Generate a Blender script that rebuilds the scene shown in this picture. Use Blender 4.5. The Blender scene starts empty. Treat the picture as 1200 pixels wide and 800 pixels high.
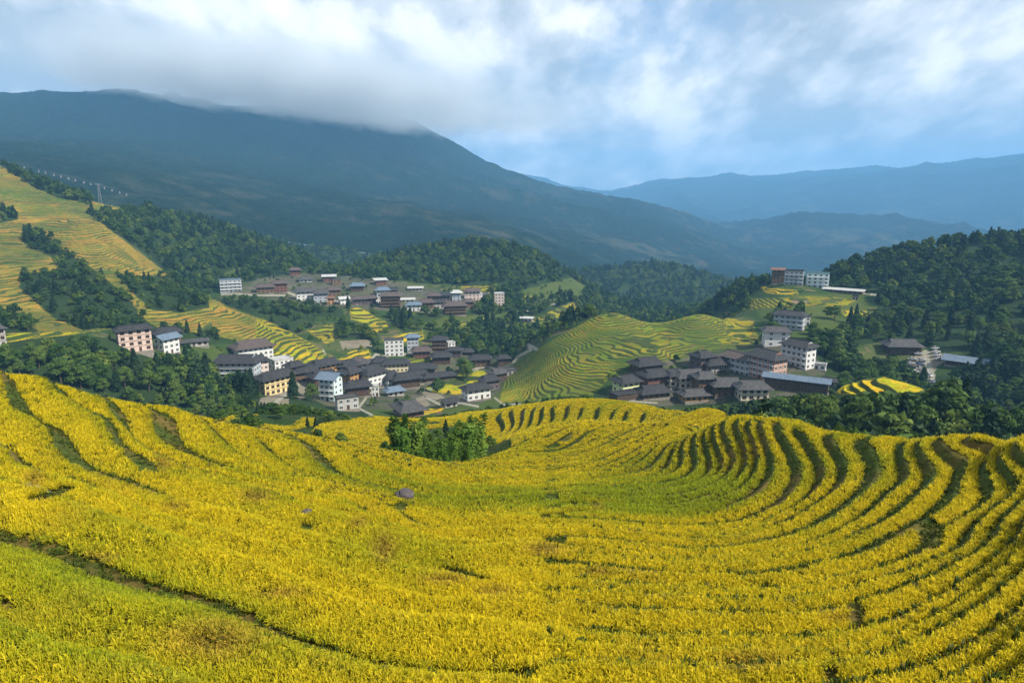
import bpy, bmesh, math, random
import numpy as np
from mathutils import Vector, Matrix
rng = np.random.default_rng(7)
random.seed(7)
R = math.radians
scene = bpy.context.scene
COL = scene.collection

# ------------------------------------------------------------------ camera geometry
# camera at the world origin, looking along +Y, pitched down; 24 mm lens on a 36 mm frame
PITCH = R(12.0)
FPX = 800.0                      # focal length in pixels of the 1200 px wide photograph
CP, SP = math.cos(PITCH), math.sin(PITCH)

def ray(px, py):
    px = np.asarray(px, float); py = np.asarray(py, float)
    X = (px - 600) / FPX; Y = (400 - py) / FPX
    return X, CP + Y * SP, -SP + Y * CP

def theta_tan(px, py):
    x, y, z = ray(px, py)
    return np.arctan2(x, y), -z / np.hypot(x, y)

def proj(x, y, z):
    """world -> photo pixel"""
    f = y * CP - z * SP
    u = y * SP + z * CP
    f = np.maximum(f, 1e-3)
    return 600 + FPX * x / f, 400 - FPX * u / f

# ------------------------------------------------------------------ noise
def _hash(ix, iy, seed):
    h = (ix.astype(np.int64) * 374761393 + iy.astype(np.int64) * 668265263 + seed * 982451653) & 0x7fffffff
    h = ((h ^ (h >> 13)) * 1274126177) & 0x7fffffff
    return ((h ^ (h >> 16)) & 0xffff) / 65535.0

def vnoise(x, y, seed=0):
    ix = np.floor(x); iy = np.floor(y)
    fx = x - ix; fy = y - iy
    fx = fx * fx * fx * (fx * (fx * 6 - 15) + 10); fy = fy * fy * fy * (fy * (fy * 6 - 15) + 10)
    a = _hash(ix, iy, seed); b = _hash(ix + 1, iy, seed); c = _hash(ix, iy + 1, seed); d = _hash(ix + 1, iy + 1, seed)
    return (a * (1 - fx) + b * fx) * (1 - fy) + (c * (1 - fx) + d * fx) * fy

def fbm(x, y, oct=4, seed=0, gain=0.5):
    s = 0; a = 1; t = 0
    for i in range(oct):
        s = s + a * vnoise(x * 2 ** i + 17.3 * i, y * 2 ** i - 9.1 * i, seed + i); t += a; a *= gain
    return s / t * 2 - 1

def ridged(x, y, oct=5, seed=0):
    s = 0; a = 1; t = 0
    for i in range(oct):
        n = 1 - np.abs(vnoise(x * 2 ** i + 5.7 * i, y * 2 ** i + 3.3 * i, seed + i) * 2 - 1)
        s = s + a * n * n; t += a; a *= 0.5
    return s / t

def sstep(a, b, x):
    t = np.clip((x - a) / (b - a), 0, 1)
    return t * t * (3 - 2 * t)

# ------------------------------------------------------------------ terrain control points
PTS = []      # (theta, log r, e = -z/r)
def vis_z(px, py, z):
    th, t = theta_tan(px, py); PTS.append((float(th), math.log(-z / t), float(t)))
def vis_r(px, py, r):
    th, t = theta_tan(px, py); PTS.append((float(th), math.log(r), float(t)))
def hid(px, r, z):
    th, t = theta_tan(px, 430); PTS.append((float(th), math.log(r), -z / r))

# foreground bowl: (px, py, z)
for p in [
    (0,800,-9.5),(150,800,-10.0),(300,800,-10.6),(450,800,-11.0),(600,800,-11.2),(750,800,-11.3),(900,800,-11.3),(1050,800,-10.7),(1200,800,-9.6),
    (-200,800,-8.4),(1400,800,-7.8),(-200,650,-9.6),(1400,650,-9.2),(-200,500,-11.8),(1400,515,-10.6),
    (0,710,-10.4),(100,752,-10.5),(0,650,-11.1),
    (84,578,-12.9),(144,620,-12.6),(255,659,-12.5),(360,701,-12.5),(450,745,-12.2),
    (90,629,-11.7),(156,665,-11.6),(270,701,-11.6),(400,765,-11.4),
    (0,474,-14.1),(20,518,-14.0),(50,552,-13.6),(27,450,-15.2),(67,487,-15.3),(118,548,-14.9),
    (71,464,-16.0),(111,487,-16.1),(135,501,-16.1),(162,514,-17.3),(210,545,-17.0),(200,600,-14.3),(250,560,-16.9),
    (0,530,-13.2),(0,589,-12.0),
    (300,600,-15.2),(360,613,-15.7),(430,590,-17.4),(480,640,-16.3),(520,672,-15.4),(400,660,-14.2),(500,720,-13.3),
    (300,540,-19.8),(400,560,-21.8),(500,580,-22.0),(500,615,-18.8),(600,580,-22.6),(600,620,-18.4),(600,660,-15.6),(600,700,-13.9),
    (640,548,-28.5),(700,575,-22.4),(760,600,-20.2),(800,603,-20.0),(850,585,-20.0),(890,552,-20.0),
    (700,622,-18.0),(800,640,-17.6),(900,632,-17.4),
    (905,541,-19.6),(868,607,-19.2),(930,547,-19.0),(907,595,-18.9),(976,544,-18.0),(949,598,-17.9),(919,616,-17.9),
    (1003,550,-17.5),(988,583,-17.5),(949,618,-17.3),(1054,523,-16.5),(1057,550,-16.5),(1045,580,-16.4),(1000,622,-16.3),
    (1110,560,-15.6),(1085,610,-15.4),(1150,530,-14.9),(1140,570,-14.9),(1110,625,-14.5),(1198,568,-13.9),(1150,640,-13.8),
    (1200,620,-12.7),(1100,685,-13.3),(1200,700,-11.2),(1100,740,-11.8),(1000,690,-14.2),(1000,770,-12.0),(900,700,-14.4),(900,750,-12.7),(800,700,-14.2),(700,665,-15.5),(750,750,-12.6),
    (850,545,-22.0),(800,545,-24.0),(760,570,-23.0),(750,545,-25.8),(700,530,-29),(650,525,-32),(600,545,-29.5),(600,560,-26.2),
    # skyline of the foreground hill
    (0,438,-14.6),(-100,416,-12.9),(50,449,-15.7),(100,462,-16.7),(200,483,-19.2),(300,509,-22.8),(350,520,-24.8),(400,531,-27.2),(450,541,-29.8),(500,546,-31.4),(550,545,-31.6),(590,536,-31.8),(620,515,-33.5),
    (645,500,-35.2),(700,494,-33.2),(760,500,-29.4),(830,509,-25.7),(870,503,-24.2),(900,504,-22.4),(950,509,-20.4),(1000,514,-18.3),(1050,513,-16.9),(1100,513,-15.5),(1150,514,-14.3),(1200,516,-13.1),(1300,516,-11.8),
    ]: vis_z(*p)
for px in (-250, 0, 300, 600, 900, 1200, 1450):
    th, _ = theta_tan(px, 430)
    for r, z in ((7, -8.6), (3.5, -7.8), (2, -7.3)):
        PTS.append((float(th), math.log(r), -z / r))
for th in (-1.15, 1.15):
    for r, z in ((3, -7.6), (8, -8.2), (14, -8.8), (20, -9.4), (30, -10.6), (42, -12.6), (60, -20), (90, -36), (150, -52), (250, -72), (420, -95), (700, -60), (1000, -60)): PTS.append((th, math.log(r), -z / r))
# second fold: a face whose rows run away from the viewer (px, py, z)
for p in [(545,489,-52.5),(570,486,-50.5),(570,508,-50),(600,480,-48),(600,507,-47.5),(650,475,-44),(650,498,-43.5),(700,474,-41),(700,497,-40.5),(750,476,-38),(750,498,-37.5),(800,483,-34.5),(800,504,-34),(840,492,-31),(858,497,-28.5)]: vis_z(*p)
# near-valley ground (px, py, r)
for p in [
    (560,500,140),(630,503,113),
    (500,505,135),(500,492,168),(450,512,120),(450,495,150),(400,516,112),(380,505,122),(400,497,140),(420,489,160),(330,503,138),(300,498,140),(330,493,162),(270,492,160),
    ]: vis_r(*p)
for p in [
    (540,190,-62),(600,178,-57),(650,168,-53),(700,160,-50),(750,152,-48),(800,138,-46),(850,120,-45),
    (600,230,-78),(650,225,-74),(700,220,-72),(750,220,-72),(800,220,-74),(850,220,-77),
    (650,270,-92),(720,270,-88),(800,270,-88),
    (500,82,-33.5),(550,84,-34),(450,80,-33),(500,95,-38),(550,97,-38.5),(450,95,-37.5),
    (500,200,-68),(500,260,-90),(420,200,-68),(420,260,-88),(330,200,-66),(270,200,-68),
    (400,80,-34),(400,95,-39),(350,78,-33),(350,100,-43),
    (300,82,-33),(300,105,-44),(300,150,-53),
    (200,80,-28.5),(200,105,-41),(200,150,-55),(200,230,-76),(200,320,-92),
    (100,84,-27),(100,108,-40),(100,150,-53),(100,230,-70),(100,330,-83),
    (0,86,-25),(0,110,-37),(0,150,-50),(0,230,-66),(0,330,-80),
    (-200,84,-22),(-200,110,-34),(-200,150,-47),(-200,230,-62),(-200,330,-76),
    (1400,55,-21),(1400,75,-33),(1400,110,-45),(1400,170,-62),(1400,250,-82),(1400,330,-98),
    (1200,57,-24),(1200,76,-36),(1200,110,-48),(1200,170,-63),(1200,250,-82),(1200,330,-98),
    (1100,64,-28),(1100,80,-39),(1100,110,-49),(1100,170,-63),(1100,250,-80),(1100,330,-97),
    (1000,66,-30),(1000,85,-41),(1000,110,-50),(1000,170,-62),(1000,290,-82),(1000,350,-95),
    (900,80,-36),(900,110,-48),(900,160,-62),(900,230,-79),(900,300,-91),
    ]: hid(*p)
for px in (-350, -100, -50, 50):
    for r, z in ((84, -24), (97, -32), (112, -40), (150, -52), (230, -66), (330, -79)): hid(px, r, z)
for p in [(-350,395,-11.0),(-50,427,-13.6),(-350,440,-11.2)]: vis_z(*p)
for p in [(985,457,222),(1035,446,236),(1085,458,222),(1035,462,212)]: vis_r(*p)
# middle distance (px, [(py, r) ...])
MID = {
 -200:[(390,385),(375,430),(345,500),(290,610),(235,740),(172,900)],
 0:[(397,385),(380,430),(350,500),(300,610),(250,740),(195,900)],
 60:[(394,385),(383,430),(350,500),(302,610),(256,730),(219,850)],
 120:[(394,390),(385,430),(345,500),(300,600),(262,700),(240,810)],
 150:[(405,400),(388,440),(350,500),(310,600),(286,665),(268,760),(246,890)],
 200:[(425,390),(404,430),(372,470),(340,560),(323,600),(308,740),(255,920)],
 250:[(445,370),(410,430),(383,470),(354,540),(340,680),(308,780),(264,930)],
 300:[(478,270),(452,395),(422,430),(396,470),(373,510),(356,610),(330,700),(300,830),(280,920)],
 350:[(482,280),(470,330),(445,400),(430,430),(410,460),(396,480),(378,560),(348,660),(326,730),(308,830),(297,900)],
 400:[(480,320),(460,370),(438,430),(424,450),(402,490),(372,570),(347,650),(328,720),(314,880)],
 450:[(477,330),(440,430),(410,480),(380,550),(347,650),(325,740),(308,850),(303,880)],
 500:[(478,330),(440,430),(410,490),(380,560),(352,640),(333,720),(306,820),(293,870)],
 550:[(472,335),(440,430),(410,500),(382,570),(353,650),(330,740),(300,830),(286,870)],
 600:[(466,350),(435,425),(410,500),(383,590),(355,680),(315,790),(291,870)],
 640:[(470,325),(450,350),(420,395),(400,425),(380,600),(355,700),(325,820),(306,870)],
 680:[(470,318),(440,350),(400,405),(377,432),(366,650),(350,780),(331,880)],
 720:[(466,318),(440,345),(400,400),(365,445)],
 770:[(466,322),(430,355),(400,400),(380,440)],
 820:[(468,325),(430,365),(400,410),(368,470)],
 870:[(468,325),(430,370),(400,420),(382,470),(368,520),(345,600),(335,640)],
 925:[(471,322),(440,355),(405,400),(383,450),(357,520),(334,580),(331,600)],
 980:[(425,390),(392,450),(362,520),(341,580),(324,640),(316,660)],
 1050:[(432,420),(403,450),(375,500),(348,560),(320,620),(297,670)],
 1100:[(430,425),(403,455),(375,500),(347,550),(317,610),(290,660)],
 1150:[(430,425),(403,455),(375,500),(346,550),(314,610),(285,660)],
 1200:[(432,420),(403,455),(375,500),(344,550),(312,610),(281,660)],
 1400:[(432,420),(403,455),(375,500),(344,550),(308,610),(275,660)],
}
for px, L in MID.items():
    for py, r in L: vis_r(px, py, r)
# ground hidden behind the middle crests
for p in [
    (200,650,-78),(250,590,-90),(300,555,-101),(350,515,-106),
    (640,480,-96),(640,530,-110),(680,480,-92),(680,540,-112),(720,500,-100),(720,580,-120),(770,500,-98),(770,580,-118),(820,520,-96),(820,580,-108),
    (720,750,-130),(770,750,-130),(820,700,-118),(720,900,-135),(820,850,-135),(870,700,-105),(870,800,-128),(925,660,-92),(925,760,-120),(980,740,-92),
    ]: hid(*p)
crest = {-200:900,0:900,60:850,120:810,150:890,200:920,250:930,300:920,350:900,400:880,450:880,500:870,550:870,600:870,640:870,680:880,1050:670,1100:660,1150:660,1200:660,1400:660}
for px, rc in crest.items():
    py = MID[px][-1][0]
    th, t = theta_tan(px, py); z = -t * rc
    PTS.append((float(th), math.log(rc * 1.13), -(z - 28) / (rc * 1.13)))
    PTS.append((float(th), math.log(rc * 1.4), -min(z - 75, -120) / (rc * 1.4)))
for px in (-200, 0, 200, 400, 600, 800, 1000, 1200, 1400):
    hid(px, 1500, -140)

def tps_fit(P, smooth=1e-4, ax=1.6):
    P = np.array(P); A = np.c_[P[:, 0] * ax, P[:, 1]]; n = len(A)
    d2 = ((A[:, None, :] - A[None]) ** 2).sum(-1)
    K = 0.5 * d2 * np.log(d2 + 1e-12)
    M = np.zeros((n + 3, n + 3)); M[:n, :n] = K + np.eye(n) * smooth
    M[:n, n] = 1; M[:n, n + 1:] = A; M[n, :n] = 1; M[n + 1:, :n] = A.T
    w = np.linalg.solve(M, np.r_[P[:, 2], 0, 0, 0])
    return A, w, ax
def tps_eval(fit, th, lr):
    A, w, ax = fit; n = len(A); out = np.zeros(th.size); th = th.ravel() * ax; lr = lr.ravel()
    for s in range(0, th.size, 20000):
        q = np.c_[th[s:s + 20000], lr[s:s + 20000]]
        d2 = ((q[:, None, :] - A[None]) ** 2).sum(-1)
        out[s:s + 20000] = (0.5 * d2 * np.log(d2 + 1e-12)) @ w[:n] + w[n] + q @ w[n + 1:]
    return out

TH0, TH1 = -1.14, 1.14
LR0, LR1 = math.log(1.8), math.log(1500)
GN, GM = 570, 520
_f = tps_fit(PTS)
_gt = np.linspace(TH0, TH1, GN); _gl = np.linspace(LR0, LR1, GM)
_TT, _LL = np.meshgrid(_gt, _gl, indexing='ij')
EG = tps_eval(_f, _TT, _LL).reshape(GN, GM)

# far mountains -----------------------------------------------------
FP = []
def far(px, py, r):
    th, t = theta_tan(px, py); FP.append((float(th), math.log(r), float(t)))
for px, L in {
 -200:[(200,1600),(160,2600),(122,3400)],
 0:[(195,1600),(155,2600),(117,3400),(150,4300)],
 60:[(205,1550),(158,2500),(109,3400),(140,4300)],
 120:[(220,1500),(165,2500),(112,3450)],
 200:[(240,1400),(180,2400),(118,3500),(150,4500)],
 300:[(262,1400),(225,1950),(180,2700),(122,3700)],
 400:[(292,1300),(240,1900),(190,2800),(131,3800),(150,4600)],
 470:[(288,1400),(240,2000),(200,2800),(147,3800),(175,4600)],
 530:[(280,1450),(245,2200),(205,3200),(169,3800),(195,4600)],
 600:[(290,1450),(258,2200),(232,3000),(205,3800),(228,4600)],
 680:[(318,1400),(282,2200),(252,3000),(230,3800),(250,4700)],
 760:[(306,1400),(340,1700),(292,2600),(268,3300),(248,3900),(262,4700)],
 800:[(311,1350),(340,1700),(305,2400),(280,3100),(262,3900)],
 860:[(332,1300),(350,1700),(312,2800),(280,3900),(257,4600)],
 930:[(345,1300),(340,1700),(308,3300),(249,4600),(272,5500)],
 1000:[(345,1300),(340,1700),(300,3400),(259,4500),(275,5500)],
 1060:[(345,1300),(340,1700),(300,3400),(262,4450),(278,5500)],
 1130:[(340,1300),(335,1700),(296,3400),(265,4400),(280,5500)],
 1200:[(340,1300),(335,1700),(300,3300),(277,4300),(285,5500)],
 1400:[(340,1300),(335,1700),(300,3300),(280,4300),(285,5500)],
 }.items():
    for py, r in L: far(px, py, r)
for px, py in [(-200,200),(0,190),(200,190),(400,190),(560,212),(620,207),(660,217),(720,224),(760,216),(820,209),(900,206),(1000,200),(1100,194),(1200,183),(1400,174)]:
    far(px, py, 9500); far(px, py + 30, 7200 if px > 650 else 6500); far(px, py + 22, 12000)
for px in (-200, 0, 200, 400, 600, 800, 1000, 1200, 1400):
    th, _ = theta_tan(px, 430); FP.append((float(th), math.log(950), 140 / 950.))
_ff = tps_fit(FP, 1e-4)
FN, FM = 370, 260
FL0, FL1 = math.log(900), math.log(13000)
_ft = np.linspace(TH0, TH1, FN); _fl = np.linspace(FL0, FL1, FM)
_TT, _LL = np.meshgrid(_ft, _fl, indexing='ij')
FG = tps_eval(_ff, _TT, _LL).reshape(FN, FM)

def bil(G, th, lr, l0, l1):
    n, m = G.shape
    a = np.clip((th - TH0) / (TH1 - TH0) * (n - 1), 0, n - 1.001); b = np.clip((lr - l0) / (l1 - l0) * (m - 1), 0, m - 1.001)
    i = a.astype(int); j = b.astype(int); u = a - i; v = b - j
    return (G[i, j] * (1 - u) + G[i + 1, j] * u) * (1 - v) + (G[i, j + 1] * (1 - u) + G[i + 1, j + 1] * u) * v

def base(th, lr):
    """smooth terrain height (local + far) at azimuth th, log-distance lr"""
    r = np.exp(lr)
    zl = -bil(EG, th, lr, LR0, LR1) * r
    w = sstep(980, 1300, r)
    if np.any(w > 0):
        zf = -bil(FG, th, np.maximum(lr, FL0), FL0, FL1) * r
        x = r * np.sin(th); y = r * np.cos(th)
        zf = zf + (ridged(x / 1150, y / 1150, 6, 3) - 0.45) * np.clip(r * 0.036, 0, 150) * sstep(1150, 1900, r)
        zl = zl * (1 - w) + zf * w
    return zl
def base_xy(x, y):
    return base(np.arctan2(x, y), np.log(np.hypot(x, y) + 1e-6))
# ------------------------------------------------------------------ regions (photo pixel outlines + distance limits)
def inpoly(px, py, poly):
    p = np.asarray(poly, float); n = len(p); c = np.zeros(np.shape(px), bool); j = n - 1
    for i in range(n):
        xi, yi = p[i]; xj, yj = p[j]
        cond = ((yi > py) != (yj > py))
        with np.errstate(divide='ignore', invalid='ignore'):
            c ^= cond & (px < (xj - xi) * (py - yi) / (yj - yi + 1e-12) + xi)
        j = i
    return c
SKYZ = [(-300,405,-11.6),(-100,416,-12.9),(0,438,-14.6),(50,449,-15.7),(100,462,-16.7),(200,483,-19.2),(300,509,-22.8),(350,520,-24.8),(400,531,-27.2),(450,541,-29.8),(500,546,-31.4),(550,545,-31.6),(590,536,-31.8),(620,515,-33.5),
    (645,500,-35.2),(700,494,-33.2),(760,500,-29.4),(830,509,-25.7),(870,503,-24.2),(900,504,-22.4),(950,509,-20.4),(1000,514,-18.3),(1050,513,-16.9),(1100,513,-15.5),(1150,514,-14.3),(1200,516,-13.1),(1300,516,-11.8),(1500,516,-10.5)]
SKY = np.array([(px, py, -z / theta_tan(px, py)[1]) for px, py, z in SKYZ], float)
def r_ridge(px): return np.interp(px, SKY[:, 0], SKY[:, 2])

L_RICE = [(-300,160),(0,193),(60,217),(108,232),(98,246),(130,270),(180,308),(230,344),(300,371),(350,394),(396,421),(392,432),(310,428),(300,404),(252,392),(246,374),(232,390),(214,384),(200,392),(158,366),(150,384),(100,389),(-300,400)]
L_RICE2 = [(98,246),(108,233),(172,239),(176,246),(108,250)]
L_DARK = [[(25,284),(42,268),(66,286),(98,306),(128,330),(162,362),(160,384),(96,386),(62,372),(22,336),(26,320),(70,318),(58,300)],
          [(136,322),(200,324),(242,345),(246,360),(214,366),(176,364),(160,348)],
          [(4,196),(20,198),(74,222),(98,228),(112,234),(104,241),(70,232),(40,219)],
          [(0,252),(20,250),(22,258),(0,262)],[(-300,368),(20,368),(46,390),(-300,394)]]
R_HILL = [(584,471),(592,445),(604,428),(640,403),(690,374),(715,362),(745,364),(768,376),(790,370),(818,364),(840,372),(884,383),(890,398),(862,408),(830,411),(806,414),(772,424),(748,420),(720,438),(706,452),(690,470)]
RICE = [ ([(-300,395),(0,392),(60,385),(98,385),(100,390),(40,397),(0,403),(-300,408)], 330, 450, 1.6, 1.0), # (polygon, rmin, rmax, step, yellowness)
    (L_RICE, 395, 960, 1.35, 0.6), (L_RICE2, 700, 960, 1.35, 0.6), (R_HILL, 290, 520, 0.80, 0.16),
    ([(300,428),(310,416),(345,404),(388,424),(386,432),(384,438),(340,432)], 395, 500, 1.3, 0.95),
    ([(392,424),(412,412),(432,408),(437,420),(425,428),(392,432)], 395, 520, 1.3, 0.9),
    ([(360,386),(388,380),(392,400),(380,402)], 440, 580, 1.3, 0.6),
    ([(410,361),(420,360),(450,376),(454,382),(430,381),(411,374)], 500, 650, 1.3, 0.95),
    ([(418,384),(446,378),(452,386),(430,392)], 450, 600, 1.3, 0.55),
    ([(448,399),(470,391),(496,387),(496,397),(452,404)], 440, 560, 1.2, 1.0),
    ([(478,421),(500,417),(516,422),(512,428),(480,428)], 400, 480, 1.0, 0.5),
    ([(500,455),(516,444),(560,431),(574,432),(562,448),(538,463),(512,462)], 330, 440, 4.0, 0.75),
    ([(484,486),(506,478),(522,477),(516,482),(488,490)], 300, 360, 1.0, 1.0),
    ([(538,377),(574,372),(576,378),(540,384)], 480, 640, 1.2, 0.6),
    ([(540,336),(576,335),(574,343),(545,344)], 620, 800, 1.2, 0.9),
    ([(612,346),(628,346),(626,349),(612,349)], 600, 900, 1.2, 0.9),
    ([(640,366),(672,354),(684,366),(660,378),(640,378)], 560, 780, 1.4, 0.5),
    ([(612,378),(640,368),(642,380),(618,386)], 560, 780, 1.4, 0.2),
    ([(890,336),(934,340),(934,346),(900,344)], 520, 620, 1.2, 0.9),
    ([(880,350),(950,347),(1010,350),(990,358),(920,360),(880,362)], 460, 620, 1.2, 0.25),
    ([(850,372),(884,376),(882,392),(866,398),(850,390)], 420, 560, 1.5, 0.5),
    ([(986,363),(1016,364),(1016,370),(990,371)], 460, 620, 1.2, 0.8),
    ([(968,362),(980,360),(978,370),(970,372)], 460, 620, 1.2, 1.0),
    ([(978,460),(990,452),(1012,446),(1040,441),(1078,449),(1088,456),(1060,462),(1010,466)], 195, 260, 1.2, 1.0),
]
GREENF = [ # open green / grassy fields (polygon, rmin, rmax)
    ([(610,340),(670,325),(690,336),(680,352),(640,352),(616,350)], 640, 900), ([(430,478),(460,470),(470,482),(452,492),(432,490)], 280, 360),
    ([(345,332),(372,300),(395,302),(420,316),(400,318),(370,312)], 700, 960), ([(200,412),(235,402),(262,410),(250,424),(214,420)], 380, 460),
    ([(264,318),(282,314),(284,326),(264,328)], 700, 860), ([(480,382),(520,372),(600,366),(600,384),(540,392),(490,396)], 440, 700),
    ([(930,345),(1010,344),(1020,364),(990,400),(930,400),(920,360)], 380, 620), ([(440,360),(500,340),(560,345),(560,352),(480,372)], 560, 740),
    ([(880,350),(940,346),(940,372),(890,372)], 430, 640), ([(560,465),(600,440),(590,475),(520,492),(520,480)], 280, 420)]
DIRT = [ ([(398,399),(432,398),(436,406),(402,410)], 440, 560), ([(322,470),(338,466),(338,488),(318,488)], 250, 420), ([(345,450),(364,446),(364,462),(350,468)], 300, 440),
    ([(930,352),(946,350),(948,355),(925,357)], 460, 640), ([(1048,432),(1060,428),(1078,412),(1096,410),(1112,420),(1098,430),(1092,446),(1082,446),(1078,434),(1062,436)], 385, 470),
    ([(480,470),(497,463),(503,474),(488,482)], 300, 400), ([(488,456),(512,462),(540,470),(530,476),(500,464)], 300, 420), ([(486,440),(506,438),(496,452),(484,450)], 380, 430), ([(346,452),(330,466),(300,478),(306,466),(332,456)], 300, 420)]
PATHS = [ # (pixel polyline, half width px, rmin, rmax, kind)
    ([(322,488),(322,472),(330,466),(345,455),(352,447),(374,452),(396,449)], 2.4, 260, 420), ([(436,486),(420,478),(432,462),(442,456)], 1.5, 300, 420),
    ([(382,428),(383,418),(378,410)], 1.2, 400, 520), ([(426,426),(436,420),(440,415),(452,417),(480,414),(520,418)], 1.5, 390, 520),
    ([(626,378),(622,384),(612,388),(612,396),(618,404),(622,410),(606,418),(602,424)], 1.7, 420, 700), ([(620,404),(630,410)], 2.4, 420, 600),
    ([(546,434),(572,429),(580,432),(562,450)], 1.5, 370, 460), ([(502,456),(540,446),(560,433)], 1.2, 370, 460), ([(500,466),(516,474),(540,472),(560,476)], 1.6, 300, 400),
    ([(580,466),(590,474),(620,473),(660,471)], 1.3, 290, 400), ([(330,340),(346,346),(362,350),(392,352),(420,356),(440,352)], 1.5, 560, 760), ([(260,345),(275,344),(300,346),(335,346)], 1.3, 600, 860),
    ([(1085,413),(1088,428),(1092,440),(1090,452)], 4.2, 385, 480), ([(970,338),(1000,342),(1030,346)], 1.6, 520, 680), ([(716,462),(740,470),(770,472)], 1.2, 290, 350), ([(600,366),(620,364),(650,356)], 0.9, 560, 760)]
FOREST = [ # (polygon, rmin, rmax, density)
    ([(98,246),(110,250),(172,246),(180,238),(250,252),(330,278),(400,298),(450,306),(440,330),(352,324),(345,342),(280,330),(262,340),(228,342),(180,306),(130,268)], 600, 1010, 1.0),
    ([(150,236),(200,226),(330,262),(470,290),(700,300),(710,330),(470,306),(330,285)], 860, 1100, 1.0),
    ([(236,346),(262,350),(330,354),(368,352),(398,356),(404,372),(372,370),(366,384),(346,392),(300,370)], 480, 760, 0.9),
    ([(420,322),(450,306),(480,296),(560,276),(620,288),(690,322),(716,348),(690,350),(660,342),(618,345),(580,344),(536,334),(500,332),(450,328)], 690, 960, 1.0),
    ([(452,372),(500,362),(572,352),(596,340),(616,352),(618,372),(608,388),(610,405),(600,424),(570,428),(545,424),(520,408),(500,398),(470,388)], 440, 720, 0.85),
    ([(400,380),(412,382),(420,392),(446,396),(440,410),(430,408),(400,398),(392,392)], 440, 580, 0.8),
    ([(-300,398),(0,400),(94,392),(140,398),(150,414),(214,418),(240,424),(256,446),(300,462),(316,476),(330,470),(352,462),(372,452),(390,456),(404,476),(430,482),(430,494),(372,500),(360,492),(300,492),(200,482),(100,462),(0,440),(-300,400)], 82, 470, 1.0),
    ([(150,386),(160,366),(200,392),(214,384),(232,392),(250,376),(256,392),(300,404),(308,416),(290,412),(270,402),(240,404),(206,398),(160,394)], 380, 520, 0.7),
    ([(935,316),(980,312),(1000,296),(1100,276),(1200,264),(1450,252),(1450,440),(1145,436),(1140,418),(1110,408),(1060,404),(1040,400),(1000,404),(960,428),(946,392),(960,372),(1024,372),(1030,348),(968,336)], 378, 720, 1.0),
    ([(800,368),(830,350),(880,325),(905,322),(902,334),(880,345),(870,364),(836,368)], 500, 760, 1.0),
    ([(690,470),(706,455),(722,470),(760,476),(800,470),(830,474),(860,468),(900,462),(960,462),(1000,440),(1040,430),(1080,440),(1150,440),(1450,440),(1450,520),(900,520),(690,490)], 265, 420, 0.8),
    ([(600,378),(640,352),(700,350),(716,362),(690,374),(640,402),(610,424),(612,400),(606,388)], 440, 800, 0.45),
    ([(910,375),(950,372),(1000,372),(1000,440),(965,440),(950,410),(945,395),(900,385)], 360, 520, 0.8),
]
for d in L_DARK: FOREST.append((d, 395, 960, 1.5))
VILLAGE = [([(334,452),(345,440),(400,426),(440,424),(480,424),(512,406),(540,406),(575,418),(606,430),(590,455),(560,474),(520,482),(486,492),(450,480),(400,486),(352,458)], 325, 490), ([(714,455),(750,424),(800,420),(830,410),(890,404),(945,404),(966,430),(966,458),(890,470),(830,474),(716,476)], 280, 440),
    ([(262,336),(300,328),(345,318),(400,322),(460,330),(520,340),(572,342),(568,352),(540,370),(500,366),(450,364),(340,356),(300,348),(262,346)], 520, 760)]
def wild_ok(r): return r > 590
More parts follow.
